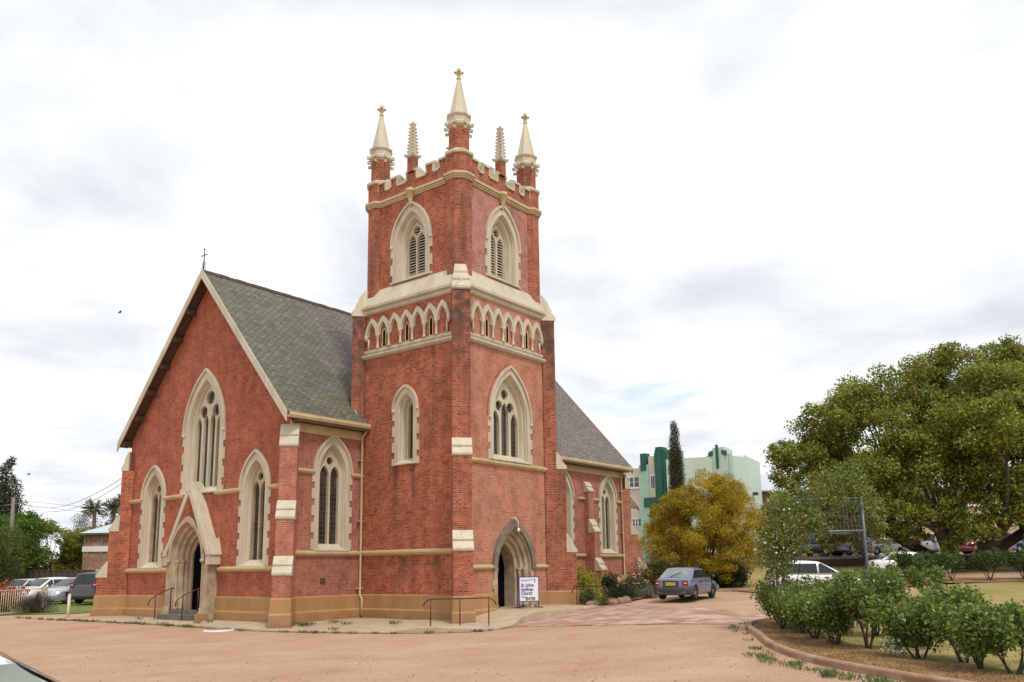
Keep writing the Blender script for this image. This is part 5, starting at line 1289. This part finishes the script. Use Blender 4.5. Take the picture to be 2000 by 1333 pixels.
# manhole cover in the gravel
mx_, my_ = -6.15, 6.5
m = MB(); m.lathe([(.54,-.05),(.54,.03),(.48,.035),(.47,.02)], (0,0,0), 28); o = m.build('manhole_rim', 'white_paint')
o.location = (mx_, my_, gz(mx_,my_)+.01); o.name = 'manhole'; tag(o, 'round pale concrete manhole ring set in the gravel before the porch', 'manhole')
MB().lathe([(.47,0),(.47,.037),(.4,.042)], (0,0,0), 24).build('cover', 'manhole_steel', o)

# ================================================================== CARS
def interp(P, x):
    if x <= P[0][0]: return P[0][1]
    for (a, b), (c, d) in zip(P, P[1:]):
        if x <= c: return b+(d-b)*(x-a)/(c-a) if c > a else d
    return P[-1][1]
STY = {
 # L, W, wheelbase front/rear x, wheel r, deck profile (x,z), roof: rear base, rear top, front top, front base, roof z
 'sedan': dict(L=4.3, W=1.68, xr=-1.25, xf=1.2, r=.30, deck=[(-2.15,.62),(-2.12,.84),(-2.0,.93),(-1.3,.97),(.95,.92),(1.6,.82),(2.0,.72),(2.13,.60),(2.15,.5)], cab=(-1.72,-1.0,.32,1.05), zr=1.38, clear=.22),
 'hatch': dict(L=3.9, W=1.66, xr=-1.2, xf=1.18, r=.29, deck=[(-1.95,.5),(-1.92,.9),(-1.7,.95),(.95,.92),(1.45,.84),(1.8,.72),(1.93,.56),(1.95,.45)], cab=(-1.86,-1.45,.15,1.15), zr=1.47, clear=.2),
 'suv': dict(L=4.6, W=1.83, xr=-1.33, xf=1.35, r=.36, deck=[(-2.3,.55),(-2.27,1.0),(-2.1,1.08),(.95,1.05),(1.7,.98),(2.1,.86),(2.26,.7),(2.3,.5)], cab=(-2.2,-1.8,.2,1.1), zr=1.74, clear=.28),
 'ute': dict(L=4.9, W=1.75, xr=-1.45, xf=1.5, r=.36, deck=[(-2.45,.6),(-2.42,1.0),(-2.3,1.02),(.95,1.03),(1.8,.97),(2.3,.85),(2.42,.7),(2.45,.5)], cab=(-2.38,-2.2,.3,1.05), zr=1.72, clear=.3),
}
def car(label, style, x, y, rz, paintm, glass='car_glass', group='cars parked on the street', bumper=None, plate=False, cat='car', name=None, roofrack=False, z=None, bare=False):
    S = STY[style]; z = gz(x,y)+.06 if z is None else z
    t = thing(name or {'sedan':'parked_sedan','hatch':'parked_hatchback','suv':'parked_suv','ute':'parked_utility'}[style], label, cat, (x,y,z), rz, group)
    L, W2 = S['L'], S['W']/2; Ra = S['r']+.055
    xs = sorted(set([-L/2,-L/2+.03,-L/2+.1,-L/2+.22,L/2,L/2-.03,L/2-.1,L/2-.22]+list(np.linspace(-L/2+.3,L/2-.3,26))+[S[k]+Ra*math.cos(a) for k in ('xr','xf') for a in np.linspace(0,math.pi,11)]))
    def hw(xx):
        q = abs(xx)/(L/2); return W2*(1-.05*q**2-.17*max(0,(q-.86)/.14)**2)
    def bot(xx):
        b = S['clear']+.06*max(0,(abs(xx)/(L/2)-.85)/.15)
        for k in ('xr','xf'):
            d = abs(xx-S[k])
            if d < Ra: b = max(b, S['r']+math.sqrt(max(0,Ra*Ra-d*d)))
        return b
    rings = []
    for xx in xs:
        zt = interp(S['deck'], xx); w = hw(xx); b = bot(xx); mid = max(b, .5)
        half = [(0,zt+.015),(.55*w,zt+.008),(.82*w,zt-.015),(.945*w,zt-.07),(.99*w,max(b,zt-.2)),(w,max(b,min(zt-.2,.55))),(.985*w,max(b,.36)),(.94*w,max(b,S['clear']))]
        rings.append([(xx,yy,zz) for yy,zz in half]+[(xx,-yy,zz) for yy,zz in half[:0:-1]])
    m = MB(); m.loft(rings, True, True, True); m.box((-L/2+.15,-W2+.2,S['clear']), (L/2-.15,W2-.2,.6))
    body = m.build('body', paintm, t)
    m = MB(); m.box((-L/2+.3,-W2+.14,S['clear']-.02), (L/2-.3,W2-.14,.62)); m.build('underbody', 'black_paint', t)
    # cabin
    xrb, xrt, xft, xfb = S['cab']; zr = S['zr']; zb = .90 if style in ('sedan','hatch') else 1.02
    def top(xx):
        if xx < xrt: return zb+(zr-.03-zb)*max(0,(xx-xrb)/(xrt-xrb))**.9
        if xx > xft: return zb+(zr-.02-zb)*max(0,(xfb-xx)/(xfb-xft))**.92
        q = (xx-xrt)/(xft-xrt); return zr-.03+.05*math.sin(math.pi*min(1,q*.95+.05))
    wb, wr = W2*.93, W2*.74
    def side(xx, zz):
        return wb+(wr-wb)*min(1,max(0,(zz-zb)/(zr-zb)))
    rings = []
    for xx in [xrb,xrb+.06,*np.linspace(xrb+.12,xrt,6),*np.linspace(xrt,xft,7)[1:-1],*np.linspace(xft,xfb-.12,6),xfb-.05,xfb]:
        zt = top(xx); w = side(xx, zt)
        half = [(0,zt+.012),(.6*w,zt+.006),(.9*w,zt-.018),(side(xx,zt-.07) if zt-.07 > zb else wb*.99,max(zb-.02,zt-.07)),(wb,zb-.06)]
        rings.append([(xx,yy,zz) for yy,zz in half]+[(xx,-yy,zz) for yy,zz in half[:0:-1]])
    m = MB(); m.loft(rings, True, True, True); m.build('cabin', paintm, t)
    e = .008
    def spanel(pts, nm='side_window'):
        for s in (-1, 1):
            g = MB(); g.add([(a, s*(side(a,b)+e), b) for a, b in pts], [tuple(range(len(pts)))]); g.build(nm, glass, t)
    zl, zu = zb+.035, zr-(.05 if bare else .115)
    def fx(zz): return xfb+(xft-xfb)*((zz-zb)/(zr-zb))-(.035 if bare else .10)
    def bx_(zz): return xrb+(xrt-xrb)*((zz-zb)/(zr-zb))+(.16 if style != 'sedan' else .26)
    bp_ = .1 if style != 'suv' else 0
    if style == 'ute':
        spanel([(-.15,zl),(fx(zl)-.05,zl),(fx(zu),zu),(-.15,zu)]); spanel([(bx_(zl)+.15,zl),(-.3,zl),(-.3,zu),(bx_(zu)+.15,zu)])
    else:
        spanel([(bp_+.04,zl),(fx(zl)-.05,zl),(fx(zu),zu),(bp_+.04,zu)])
        if style == 'suv':
            spanel([(-.98,zl),(bp_-.05,zl),(bp_-.05,zu),(-.98,zu)]); spanel([(bx_(zl)+.05,zl+.02),(-1.06,zl),(-1.06,zu),(bx_(zu)+.05,zu)])
        else: spanel([(bx_(zl),zl),(bp_-.04,zl),(bp_-.04,zu),(bx_(zu),zu)])
    def cross(xa, xb, nm):
        g = MB(); rows = []
        for q in (.1,.4,.7,.9):
            xx = xa+(xb-xa)*q; zz = top(xx); w = side(xx,zz)*.86; sg = -1 if xb > xa and xa < 0 else 1
            rows.append([(xx+sg*.012, -w+2*w*k/6, zz+.016-.022*(abs(k-3)/3)**2.5) for k in range(7)])
        g.loft(rows, False); return g.build(nm, glass, t)
    cross(xfb, xft, 'windscreen'); rw = cross(xrb, xrt, 'rear_window')
    if style in ('sedan','hatch'):
        g = MB(); xx = xrb+(xrt-xrb)*.12; g.tube([(xx-.03, .18, top(xx)+.03),(xx+(xrt-xrb)*.42-.03,-.22,top(xx+(xrt-xrb)*.42)+.035)], .012, 5); g.build('wiper', 'black_paint', t)
    for k in ('xr','xf'):
        for s in (-1, 1):
            w = bpy.data.objects.new('wheel', None); COL.objects.link(w); w.parent = t; w.location = (S[k], s*(W2-.11), S['r']); w.rotation_euler = (R(-90)*s,0,0)
            r = S['r']; g = MB(); g.lathe([(r*.62,-.1),(r*.93,-.1),(r,-.07),(r,.07),(r*.93,.1),(r*.66,.1),(r*.62,.06)], (0,0,0), 22); g.build('tyre', 'tyre', w)
            g = MB(); g.lathe([(r*.63,-.05),(r*.64,.075),(r*.55,.055),(r*.2,.075),(r*.1,.085)], (0,0,0), 18)
            g.build('rim', 'rim' if style != 'sedan' else 'grey_plastic' if False else 'rim', w)
            g = MB()
            for q in range(7):
                a = 2*math.pi*q/7; Mx = Matrix.Rotation(a,4,'Z'); g.box((r*.28,-.022,.062),(r*.5,.022,.082), Mx)
            g.build('rim_slot', 'black_paint', w)
    bm_ = bumper or paintm
    for s, nm in ((-1,'rear_bumper'),(1,'front_bumper')):
        g = MB(); rr = []
        for zz, o_ in ((S['clear']-.01,-.06),(.30,.0),(.40,.04),(.52,.045),(.58,.005)):
            rr.append([(s*(L/2-.62), -W2-.008, zz)]+[(s*(L/2+o_-.10*(abs(k)/5)**4), k/5*(W2*.97+o_*.3), zz) for k in range(-5,6)]+[(s*(L/2-.62), W2+.008, zz)])
        g.loft(rr, False, False, True); g.build(nm, bm_ if s < 0 else paintm, t)
    zt = interp(S['deck'], -L/2+.1)
    for s in (-1, 1):
        a, b = sorted((s*(W2*.60), s*(W2*.91))); g = MB()
        z0_, z1_ = (.60,.84) if style == 'sedan' else (.68,zt-.03) if style != 'suv' else (.95,1.2)
        g.loft([[(-L/2-.015+(.07 if abs(yy) > W2*.8 else 0), yy, zz) for zz in (z0_,z0_+.09,z0_+.16,z1_)] for yy in (a,(a+b)/2,b)], False); tl = g.build('tail_light', 'tail_red', t); MB().box((-L/2-.024+.0, a+.03, z0_+.10), (-L/2-.0, a+(b-a)*.6, z0_+.145)).build('reverse_lamp', 'lamp_clear', tl)
        g = MB(); q0, q1 = sorted((s*W2*.5, s*W2*.9)); zf = interp(S['deck'], L/2-.12)-.05
        g.loft([[(L/2-.03-(.14 if abs(yy) > W2*.8 else 0)+.03, yy, zf-.14), (L/2-.10-(.14 if abs(yy) > W2*.8 else 0)+.05, yy, zf)] for yy in (q0,(q0+q1)/2,q1)], False); g.build('headlight', 'lamp_clear', t)
        g = MB(); g.blob((xft+.62, s*(W2+.09), zb+.09), .1, 8, .03, (.7,.95,.7)); g.box((xft+.6,min(s*(W2-.12),s*(W2+.05)),zb+.05),(xft+.64,max(s*(W2-.12),s*(W2+.05)),zb+.09)); g.build('wing_mirror', paintm if style != 'sedan' else 'car_dark', t)
        for xh in (-.02-.55, .42): 
            if style in ('sedan','hatch','suv'): MB().box((xh-.09, s*(W2*.985)-.02, zb-.15), (xh+.09, s*(W2*.985)+.02, zb-.11)).build('door_handle', 'black_paint', t)
        for xh in (.10, 1.0 if style != 'hatch' else 1.02):
            MB().box((xh-.006, s*(W2*.985)-.012, .42), (xh+.006, s*(W2*.985)+.012, zb-.03)).build('door_seam', 'black_paint', t)
    if plate:
        PF = Fr((-L/2-.03,0,0), (0,-1,0), ZV, (-1,0,0))
        MB().fbox(PF, -.36, .36, .58, .83, -.03, .0).build('plate_recess', 'grey_plastic', t)
        p_ = MB().fbox(PF, -.22, .22, .62, .755, .0, .012).build('number_plate', 'plate_yellow', t)
        text('KTX·020', .11, PF, -.2, .65, .013, 'black_paint', p_, .88, 0, 'plate_number')
    if roofrack:
        for s in (-1, 1): g = MB(); g.tube([(-1.5,s*W2*.66,zr+.02),(-1.4,s*W2*.66,zr+.07),(.05,s*W2*.66,zr+.08),(.2,s*W2*.66,zr+.02)], .022, 6); g.build('roof_rail', 'grey_plastic', t)
    return t
car('light blue sedan with a yellow number plate parked beside the paved drive', 'sedan', 8.75, -5.1, R(7), 'car_blue', 'car_glass', None, 'grey_plastic', True).scale = (.93,)*3
for ch in list(bpy.data.objects):
    if ch.name.startswith('rear_window') and ch.parent and ch.parent.get('label','').startswith('light blue sedan'): ch.data.materials[0] = MATS['car_glass_light']
# parked left of the church
car('dark grey suv with roof rails parked left of the church', 'suv', .75, 28.3, R(30), 'car_graphite', group='cars parked left of the church', roofrack=True)
car('silver hatchback nose out beside the dark grey suv', 'hatch', .1, 30.9, R(196), 'car_silver', group='cars parked left of the church')
car('white car with a pale windscreen behind the silver hatchback', 'hatch', -.2, 34.0, R(200), 'car_white', group='cars parked left of the church')
car('silver sedan half hidden by the conifer bush', 'sedan', .4, 38.5, R(210), 'car_silver', group='cars parked left of the church')
# behind the arbour
p = at_rd(13.1, 38.0, 0); car('white hatchback with a red tail light seen through the arbour', 'hatch', p[0], p[1], R(-62), 'car_white', group='white cars on the far drive', z=gz(p[0],p[1])+.05)
p = at_rd(23.0, 50.5, 0); car('white sedan behind the back rose bushes under the great tree', 'sedan', p[0], p[1], R(-60), 'car_white', group='white cars on the far drive')
# street
for r, d, sty, ang, mt, lab in [(38.2,70,'sedan',-72,'car_pink','crimson sedan parked behind the grey street rail'),(42.6,72,'suv',-75,'car_grey','grey suv at the right edge of the picture'),
        (24.3,69,'ute',30,'car_dark','dark utility with a canopy seen from behind beyond the low wall'),(19.6,68,'sedan',205,'car_white','white sedan beyond the low wall left of the arbour'),
        (16.6,69,'suv',-55,'car_white','white suv seen between golden tree and arbour'),(14.0,69,'hatch',-50,'car_white','white hatchback glimpsed under the golden tree'),(27.0,71,'suv',30,'car_white','white van like suv beyond the arbour post'),
        (30.3,71,'sedan',-70,'car_white','white sedan on the street left of the great trunk'),(33.4,72,'hatch',-70,'car_silver','silver hatchback seen between the great trunks'),(35.8,71,'suv',-70,'car_white','white suv at the right of the great trunks')]:
    p = at_rd(r, d, 0); car(lab, sty, p[0], p[1], YAW+R(ang+0), mt)
# car beside the photographer
nh = YAW-R(51); nl = (.32, -.62)
nc = (-23.6-nl[0]*math.cos(nh)+nl[1]*math.sin(nh), -18.29-nl[0]*math.sin(nh)-nl[1]*math.cos(nh))
car('pale lavender sedan cut off at the lower left corner', 'sedan', nc[0], nc[1], nh, 'car_lav', 'near_glass', None, z=.31, name='near_sedan', bare=True)

# ================================================================== FENCES, POLES, BUILDINGS
def dz_(x, y): return gz(x, y)
fl0 = Vector((-12.6,21.3,0)); fl1 = Vector((-4.75,23.9,0))
t = thing('picket_fence', 'cream steel picket fence in front of the red flowers', 'fence', (fl0.x, fl0.y, gz(fl0.x,fl0.y)))
d = (fl1-fl0); Lf = d.length; d.normalize()
zz = lambda q: gz(fl0.x+d.x*q, fl0.y+d.y*q)-gz(fl0.x,fl0.y)
m = MB(); q = 0
while q < Lf: m.tube([(d.x*q,d.y*q,zz(q)+.06),(d.x*q,d.y*q,zz(q)+1.17)], .014, 5); q += .125
m.build('pickets', 'cream_fence', t)
for h in (.1, 1.17): MB().tube([(d.x*q,d.y*q,zz(q)+h) for q in np.linspace(0,Lf,8)], .028, 4).build('rail', 'cream_fence', t)
for q in (0, Lf*.5, Lf): MB().box((d.x*q-.045,d.y*q-.045,zz(q)-.1),(d.x*q+.045,d.y*q+.045,zz(q)+1.27)).build('post', 'cream_fence', t)
fm = [(-4.75,23.9),(-3.6,26.2)]
t = thing('return_fence', 'short cream fence return running back behind the lavender bush', 'fence', (fm[0][0],fm[0][1],gz(*fm[0])))
m = MB()
for k in range(1,20): a = k/20; m.tube([(1.15*a,2.3*a,.06),(1.15*a,2.3*a,1.15)], .014, 5)
m.build('pickets', 'cream_fence', t); MB().tube([(0,0,1.17),(1.15,2.3,1.17)], .028, 4).build('rail', 'cream_fence', t); MB().box((1.1,2.25,-.1),(1.2,2.35,1.27)).build('post', 'cream_fence', t)
bo = MB(); bo.tube([(0,0,-.2),(0,0,1.0)], .065, 10); bo.lathe([(.065,1.0),(.06,1.03),(.02,1.05)], (0,0,0), 10)
o = bo.build('bollard', 'cream_fence'); o.location = (-5.79,18.95,gz(-5.79,18.95)); tag(o, 'cream steel bollard standing at the end of the concrete path', 'bollard')
# brown sheet fence
f0, f1 = Vector((1.2,58.9,0)), Vector((13.6,42.6,0)); f1 = f0+(Vector((9.3,48.3,0))-f0)*1.05
t = thing('sheet_fence', 'long brown corrugated sheet fence behind the parked cars', 'fence', (f0.x,f0.y,gz(f0.x,f0.y)))
m = MB(); n = 120; vs = []; dd = (f1-f0)/n; nn = Vector((-dd.y,dd.x,0)).normalized()
for k in range(n+1):
    p = dd*k+nn*(.03 if k % 4 < 2 else -.03); z = gz(f0.x+p.x, f0.y+p.y)-gz(f0.x,f0.y); vs += [(p.x,p.y,z-.1),(p.x,p.y,z+1.95),(p.x+nn.x*.03,p.y+nn.y*.03,z+1.95),(p.x+nn.x*.03,p.y+nn.y*.03,z-.1)]
m.loft([vs[4*k:4*k+4] for k in range(n+1)], True, True); m.build('sheeting', 'brown_fence', t)
MB().tube([(0,0,1.97),tuple(f1-f0+Vector((0,0,1.97)))], .04, 4).build('cap_rail', 'brown_fence', t)
# buff brick hall
HBx = Vector((11.49,53.65,0)); hd = Vector((12.86-11.49,51.87-53.65,0)).normalized(); hn = Vector((-hd.y,hd.x,0))
if hn.dot(Vector((HX,HY,0))) < 0: hn = -hn
zg = gz(11.5,53.6); t = thing('brick_hall', 'buff brick hall with white bands and a pale metal hip roof', 'building', (HBx.x,HBx.y,zg))
HF = Fr((0,0,0), hd, ZV, -hn); ez = 5.5-zg
MB().fbox(HF, 0, 14, -.5, ez, -10, 0).build('wall', 'brick_buff', t)
for a, b in ((3.55,4.02),(1.72,2.0)): MB().fbox(HF, -.1, 14, a, b, -10.01, .10).build('white_band', 'white_paint', t)
for u in (.0,.34,1.5,2.9): MB().fbox(HF, u, u+.12, -.4, ez-.2, 0, .08).build('pilaster', 'brick_buff', t)
m = MB(); E0 = [HF.p(-.35,ez,.35), HF.p(14.3,ez,.35), HF.p(14.3,ez,-10.3), HF.p(-.35,ez,-10.3)]
m.add(E0+[HF.p(4.5,ez+2.3,-5), HF.p(10,ez+2.3,-5)], [(0,1,5,4),(1,2,5),(2,3,4,5),(3,0,4),(0,3,2,1)]); m.build('roof', 'roof_metal', t)
MB().fbox(HF, -.36, 14.3, ez-.16, ez-.01, .3, .38).build('gutter', 'retaining', t)
# power pole and lines
t = thing('power_pole', 'leaning weathered timber power pole among the left trees', 'pole', (3.2,48.0,gz(3.2,48)))
MB().tube([(.0,0,-.2),(.0,0,4),(-.05,.05,7.5)], [.17,.15,.12], 10).build('pole', 'wood_grey', t)
MB().tube([(-.45,.6,6.9),(.65,-.85,7.15)], .05, 4).build('crossarm', 'wood_grey', t)
m = MB()
for q in (.1,.5,.9): m.blob((-.45+1.1*q,.6-1.45*q,7.1+.15*q), .06, 6, .05)
m.build('insulator', 'grey_plastic', t)
def wire(label, a, b, sag):
    a = Vector(a); b = Vector(b); m = MB(); pts = [a.lerp(b, k/14)-Vector((0,0,sag*4*(k/14)*(1-k/14))) for k in range(15)]
    m.tube([p-a for p in pts], .013, 4, False); o = m.build('power_line', 'grey_plastic'); o.location = a; tag(o, label, 'power line', 'overhead wires')
wire('upper overhead wire running from the pole to the church gable', (3.6,47.4,7.35), (XF-.1,YL-.1,6.75), .9)
wire('lower overhead wire running from the pole to the church gable', (3.75,47.2,7.25), (XF-.1,YL-.15,6.5), 1.0)
wire('high distant wire leaving the pole to the right', (3.8,47.1,7.5), (40,52,7.2), .35)
wire('second distant wire below the high one', (3.8,47.1,7.2), (40,52.4,6.4), .4)
wire('short wire across the lime tree top', (3.2,48.2,5.1), (30,62,5.6), .3)
for loc, lab in (((4.97,37.5,20.8),'small dark bird high in the sky left of the gable'),((10.4,63.2,11.3),'small dark bird low in the sky at the far left')):
    m = MB(); m.lathe([(.01,-.2),(.05,-.08),(.055,.05),(.03,.16),(.005,.22)], (0,0,0), 8)
    M2 = Matrix.Scale(.7,3) @ Matrix.Rotation(R(90),3,'X') @ Matrix.Rotation(R(35),3,'Y'); m.v = [tuple(M2 @ Vector(v)) for v in m.v]
    o = m.build('bird', 'bird_dark'); o.location = loc; tag(o, lab, 'bird')
    w = MB(); w.loft([[(-.05,s_,.02),(.08,s_,.03),(.08,s_,.02)] if s_ == 0 else [(-.02-.1,s_,.02+abs(s_)*.35),(.04,s_,.03+abs(s_)*.35),(.04,s_,.02+abs(s_)*.35)] for s_ in (-.24,0,.24)], True, True); w.build('wings', 'bird_dark', o)

# green art deco building
GA = Vector((51.5,23.01,0)); gd = Vector((-.05733,-.99836,0)); gn = Vector((gd.y,-gd.x,0))
if gn.dot(Vector((HX,HY,0))) > 0: gn = -gn
gzb = 2.4; t = thing('art_deco_building', 'cream and mint green stepped building with dark green piers', 'building', (GA.x,GA.y,gzb))
GF = Fr((0,0,-gzb), gd, ZV, gn)
MB().fbox(GF, -14, 12.3, 1.5, 11.85, -.6, 0).build('front_wall', 'art_cream', t)
def gb(name, mat, u0,u1,z0,z1,n0=-.3,n1=.25): return MB().fbox(GF, u0,u1,z0,z1,n0,n1).build(name, mat, t)
gb('pilaster','mid_green', 2.39,3.49,1.5,12.1); gb('pier_cap','deep_green', 2.63,3.28,11.5,13.25,-.5,.32)
gb('bay','art_cream', 3.49,4.3,8.7,12.9,-.6,.15)
w_ = gb('window_surround','white_paint', 3.64,4.24,9.58,11.0,-.1,.2); MB().fbox(GF, 3.73,4.15,9.68,10.9,.2,.215).build('pane','house_glass',w_); MB().fbox(GF,3.92,3.95,9.68,10.9,.2,.23).build('glazing_bar','white_paint',w_)
m = MB(); m.fbox(GF, 4.33,5.8,8.6,13.15,-.6,.4); m.fbox(GF,4.59,5.27,8.6,13.7,-.6,.55); m.fbox(GF,4.45,5.6,8.6,13.45,-.6,.47); m.build('dark_pier','deep_green',t)
gb('dark_band','deep_green', 2.9,5.8,7.8,8.75,-.1,.35); gb('dark_band','deep_green', 3.6,5.8,7.2,7.8,-.1,.3)
gb('pilaster','teal', 6.9,7.3,1.5,13.15); gb('pilaster','mid_green', 7.3,7.85,1.5,12.15)
gb('pilaster','mid_green', 10.05,12.45,1.5,12.35,-.4,.3); gb('stepped_tower','mint', 10.4,12.3,1.5,12.75,-.7,.42); gb('stepped_tower','mint', 10.85,12.05,1.5,12.98,-.7,.5)
gb('dark_fin','deep_green', 11.22,11.46,11.0,13.25,.5,.62)
for s in (-1,1): m = MB(); c_ = 11.34; m.add([GF.p(c_+s*.45,12.75,.53),GF.p(c_+s*.95,12.55,.53),GF.p(c_+s*.95,12.15,.53),GF.p(c_+s*.45,12.3,.53)]+[GF.p(c_+s*.45,12.75,.4),GF.p(c_+s*.95,12.55,.4),GF.p(c_+s*.95,12.15,.4),GF.p(c_+s*.45,12.3,.4)], [(0,1,2,3),(0,4,5,1),(1,5,6,2),(2,6,7,3),(3,7,4,0)]); m.build('dark_inset','deep_green',t)
for (u0,u1,z0,z1) in ((.5,2.2,9.95,10.95),(1.3,2.25,6.0,6.7),(-3,-1,9.95,10.95),(.3,2.2,3.2,4.4)):
    w_ = gb('window_frame','white_paint', u0-.06,u1+.06,z0-.08,z1+.06,-.1,.05); MB().fbox(GF,u0,u1,z0,z1,.05,.06).build('pane','house_glass',w_)
    m = MB()
    for k in (1,2): q = u0+(u1-u0)*k/3; m.fbox(GF,q-.05,q+.05,z0,z1,.05,.08)
    m.fbox(GF,u0,u1,(z0+z1)/2-.02,(z0+z1)/2+.02,.05,.075); m.build('glazing_bar','white_paint',w_)
MB().fbox(GF,.3,2.4,9.78,9.9,0,.14).build('window_sill','white_paint',t)
GB = Vector((50.8,10.82,0)); g2 = (Vector((70.01,15.37,0))-GB).normalized(); g2n = Vector((g2.y,-g2.x,0))
if g2n.dot(Vector((HX,HY,0))) > 0: g2n = -g2n
GS_ = Fr((GB.x-GA.x,GB.y-GA.y,-gzb), g2, ZV, g2n)
MB().plate(GS_, [(-.0,1.5),(20.3,1.5),(20.3,13.7),(9.2,13.3),(9.0,13.05),(.0,12.2)], [], -6, 0).build('side_wall','mint',t)
MB().fbox(GS_, 13.4,14.2,9.4,9.7,0,.5).build('wall_lamp','grey_plastic',t)
MB().fbox(GS_, 17.5,20.2,7.6,7.75,0,.12).build('wall_ledge','mid_green',t)
# brown shed, tan building
zg = 2.6
t = thing('brown_warehouse', 'brown brick warehouse with a pale metal roof right of the mint wall', 'building', (71.0,17.5,zg))
q0 = Vector((71.6,16.6,0)); q1 = Vector((77.5,8.9,0)); dd = (q1-q0).normalized(); dn = Vector((dd.y,-dd.x,0)); dn = dn if dn.dot(Vector((HX,HY,0))) < 0 else -dn
WF = Fr((q0.x-71.0,q0.y-17.5,-zg), dd, ZV, dn)
MB().fbox(WF, -2,26,1.5,10.6,-12,0).build('wall','brown_wall',t)
m = MB(); m.loft([[WF.p(u,10.55,.5), WF.p(u,13.2,-7), WF.p(u,10.55,-12.4), WF.p(u,10.4,-12.4), WF.p(u,13.0,-7), WF.p(u,10.4,.5)] for u in (-2.3,26.3)], True, True); m.build('roof','roof_metal',t)
t = thing('tan_building', 'flat tan rendered building with dark openings behind the street cars', 'building', (79,-2,zg))
q0 = Vector((73.5,6.0,0)); q1 = Vector((86,-11,0)); dd = (q1-q0).normalized(); dn = Vector((dd.y,-dd.x,0)); dn = dn if dn.dot(Vector((HX,HY,0))) < 0 else -dn
TF = Fr((q0.x-79,q0.y+2,-zg), dd, ZV, dn)
MB().fbox(TF, 0,40,1.5,8.0,-10,0).build('wall','tan_wall',t)
for u in (3,9.2,15.2,19.6): MB().fbox(TF,u,u+1.1,1.6,5.0,0,.05).build('doorway','dark_void',t)
MB().fbox(TF,-.2,40.2,8.0,8.3,-10.2,.2).build('parapet','white_paint',t)
# low retaining wall and rail
wp = [(25.2,8.2),(30.15,1.57),(34.24,-3.74),(39.51,-10.58),(44.0,-16.5),(50,-24)]
t = thing('retaining_wall', 'long low brown retaining wall between the dry lawn and the street', 'wall', (wp[0][0],wp[0][1],gz(*wp[0])))
m = MB(); rr = []
for k, p in enumerate(wp):
    zt = 2.08+.09*k; d_ = Vector((.8,.6,0))*.35; rr.append([(p[0]-wp[0][0],p[1]-wp[0][1],1.0-gz(*wp[0])),(p[0]-wp[0][0],p[1]-wp[0][1],zt-gz(*wp[0])),(p[0]-wp[0][0]+d_.x,p[1]-wp[0][1]+d_.y,zt-gz(*wp[0])),(p[0]-wp[0][0]+d_.x,p[1]-wp[0][1]+d_.y,1.0-gz(*wp[0]))])
m.loft(rr, True, True); m.build('wall','retaining',t)
m = MB(); m.loft([[(r_[1][0]-.04,r_[1][1]-.03,r_[1][2]),(r_[1][0]-.04,r_[1][1]-.03,r_[1][2]+.07),(r_[2][0]+.04,r_[2][1]+.03,r_[2][2]+.07),(r_[2][0]+.04,r_[2][1]+.03,r_[2][2])] for r_ in rr], True, True); m.build('coping','kerb_concrete',t)
ra, rb = at_rd(33.5,60,0), at_rd(46,60,0)
t = thing('street_rail', 'grey timber guard rail in front of the crimson sedan', 'railing', (ra[0],ra[1],gz(*ra[:2])))
za_ = 2.45-gz(*ra[:2])
m = MB(); e_ = Vector(rb)-Vector(ra); m.tube([(0,0,za_),(e_.x,e_.y,za_+.35)], .11, 4); m.build('rail','wood_grey',t)
for k in range(6): q = e_*(k/5); MB().box((q.x-.08,q.y-.08,-1.0),(q.x+.08,q.y+.08,za_+.07*k)).build('post','wood_grey',t)
# distant planting so that no bare horizon shows between the buildings
for i,(x,y,c,r,mt,lab) in enumerate([(95,-30,7,(9,9,5),'leaf_dark','dark tree far beyond the tan building at the right edge'),(-22,75,6,(7,7,4.5),'leaf_dark','dark tree beyond the conifer bush outside the left edge'),(45,85,6,(8,8,4),'leaf_dark','dark tree far behind the church nave'),(80,40,6,(8,8,4),'leaf_dark','dark tree far behind the mint building')]):
    tree('background_tree', lab, 'tree', x, y, (x,y,c), r, 24, (1.6,2.4), mt, .4, 130, .3, .3, seed=70+i)
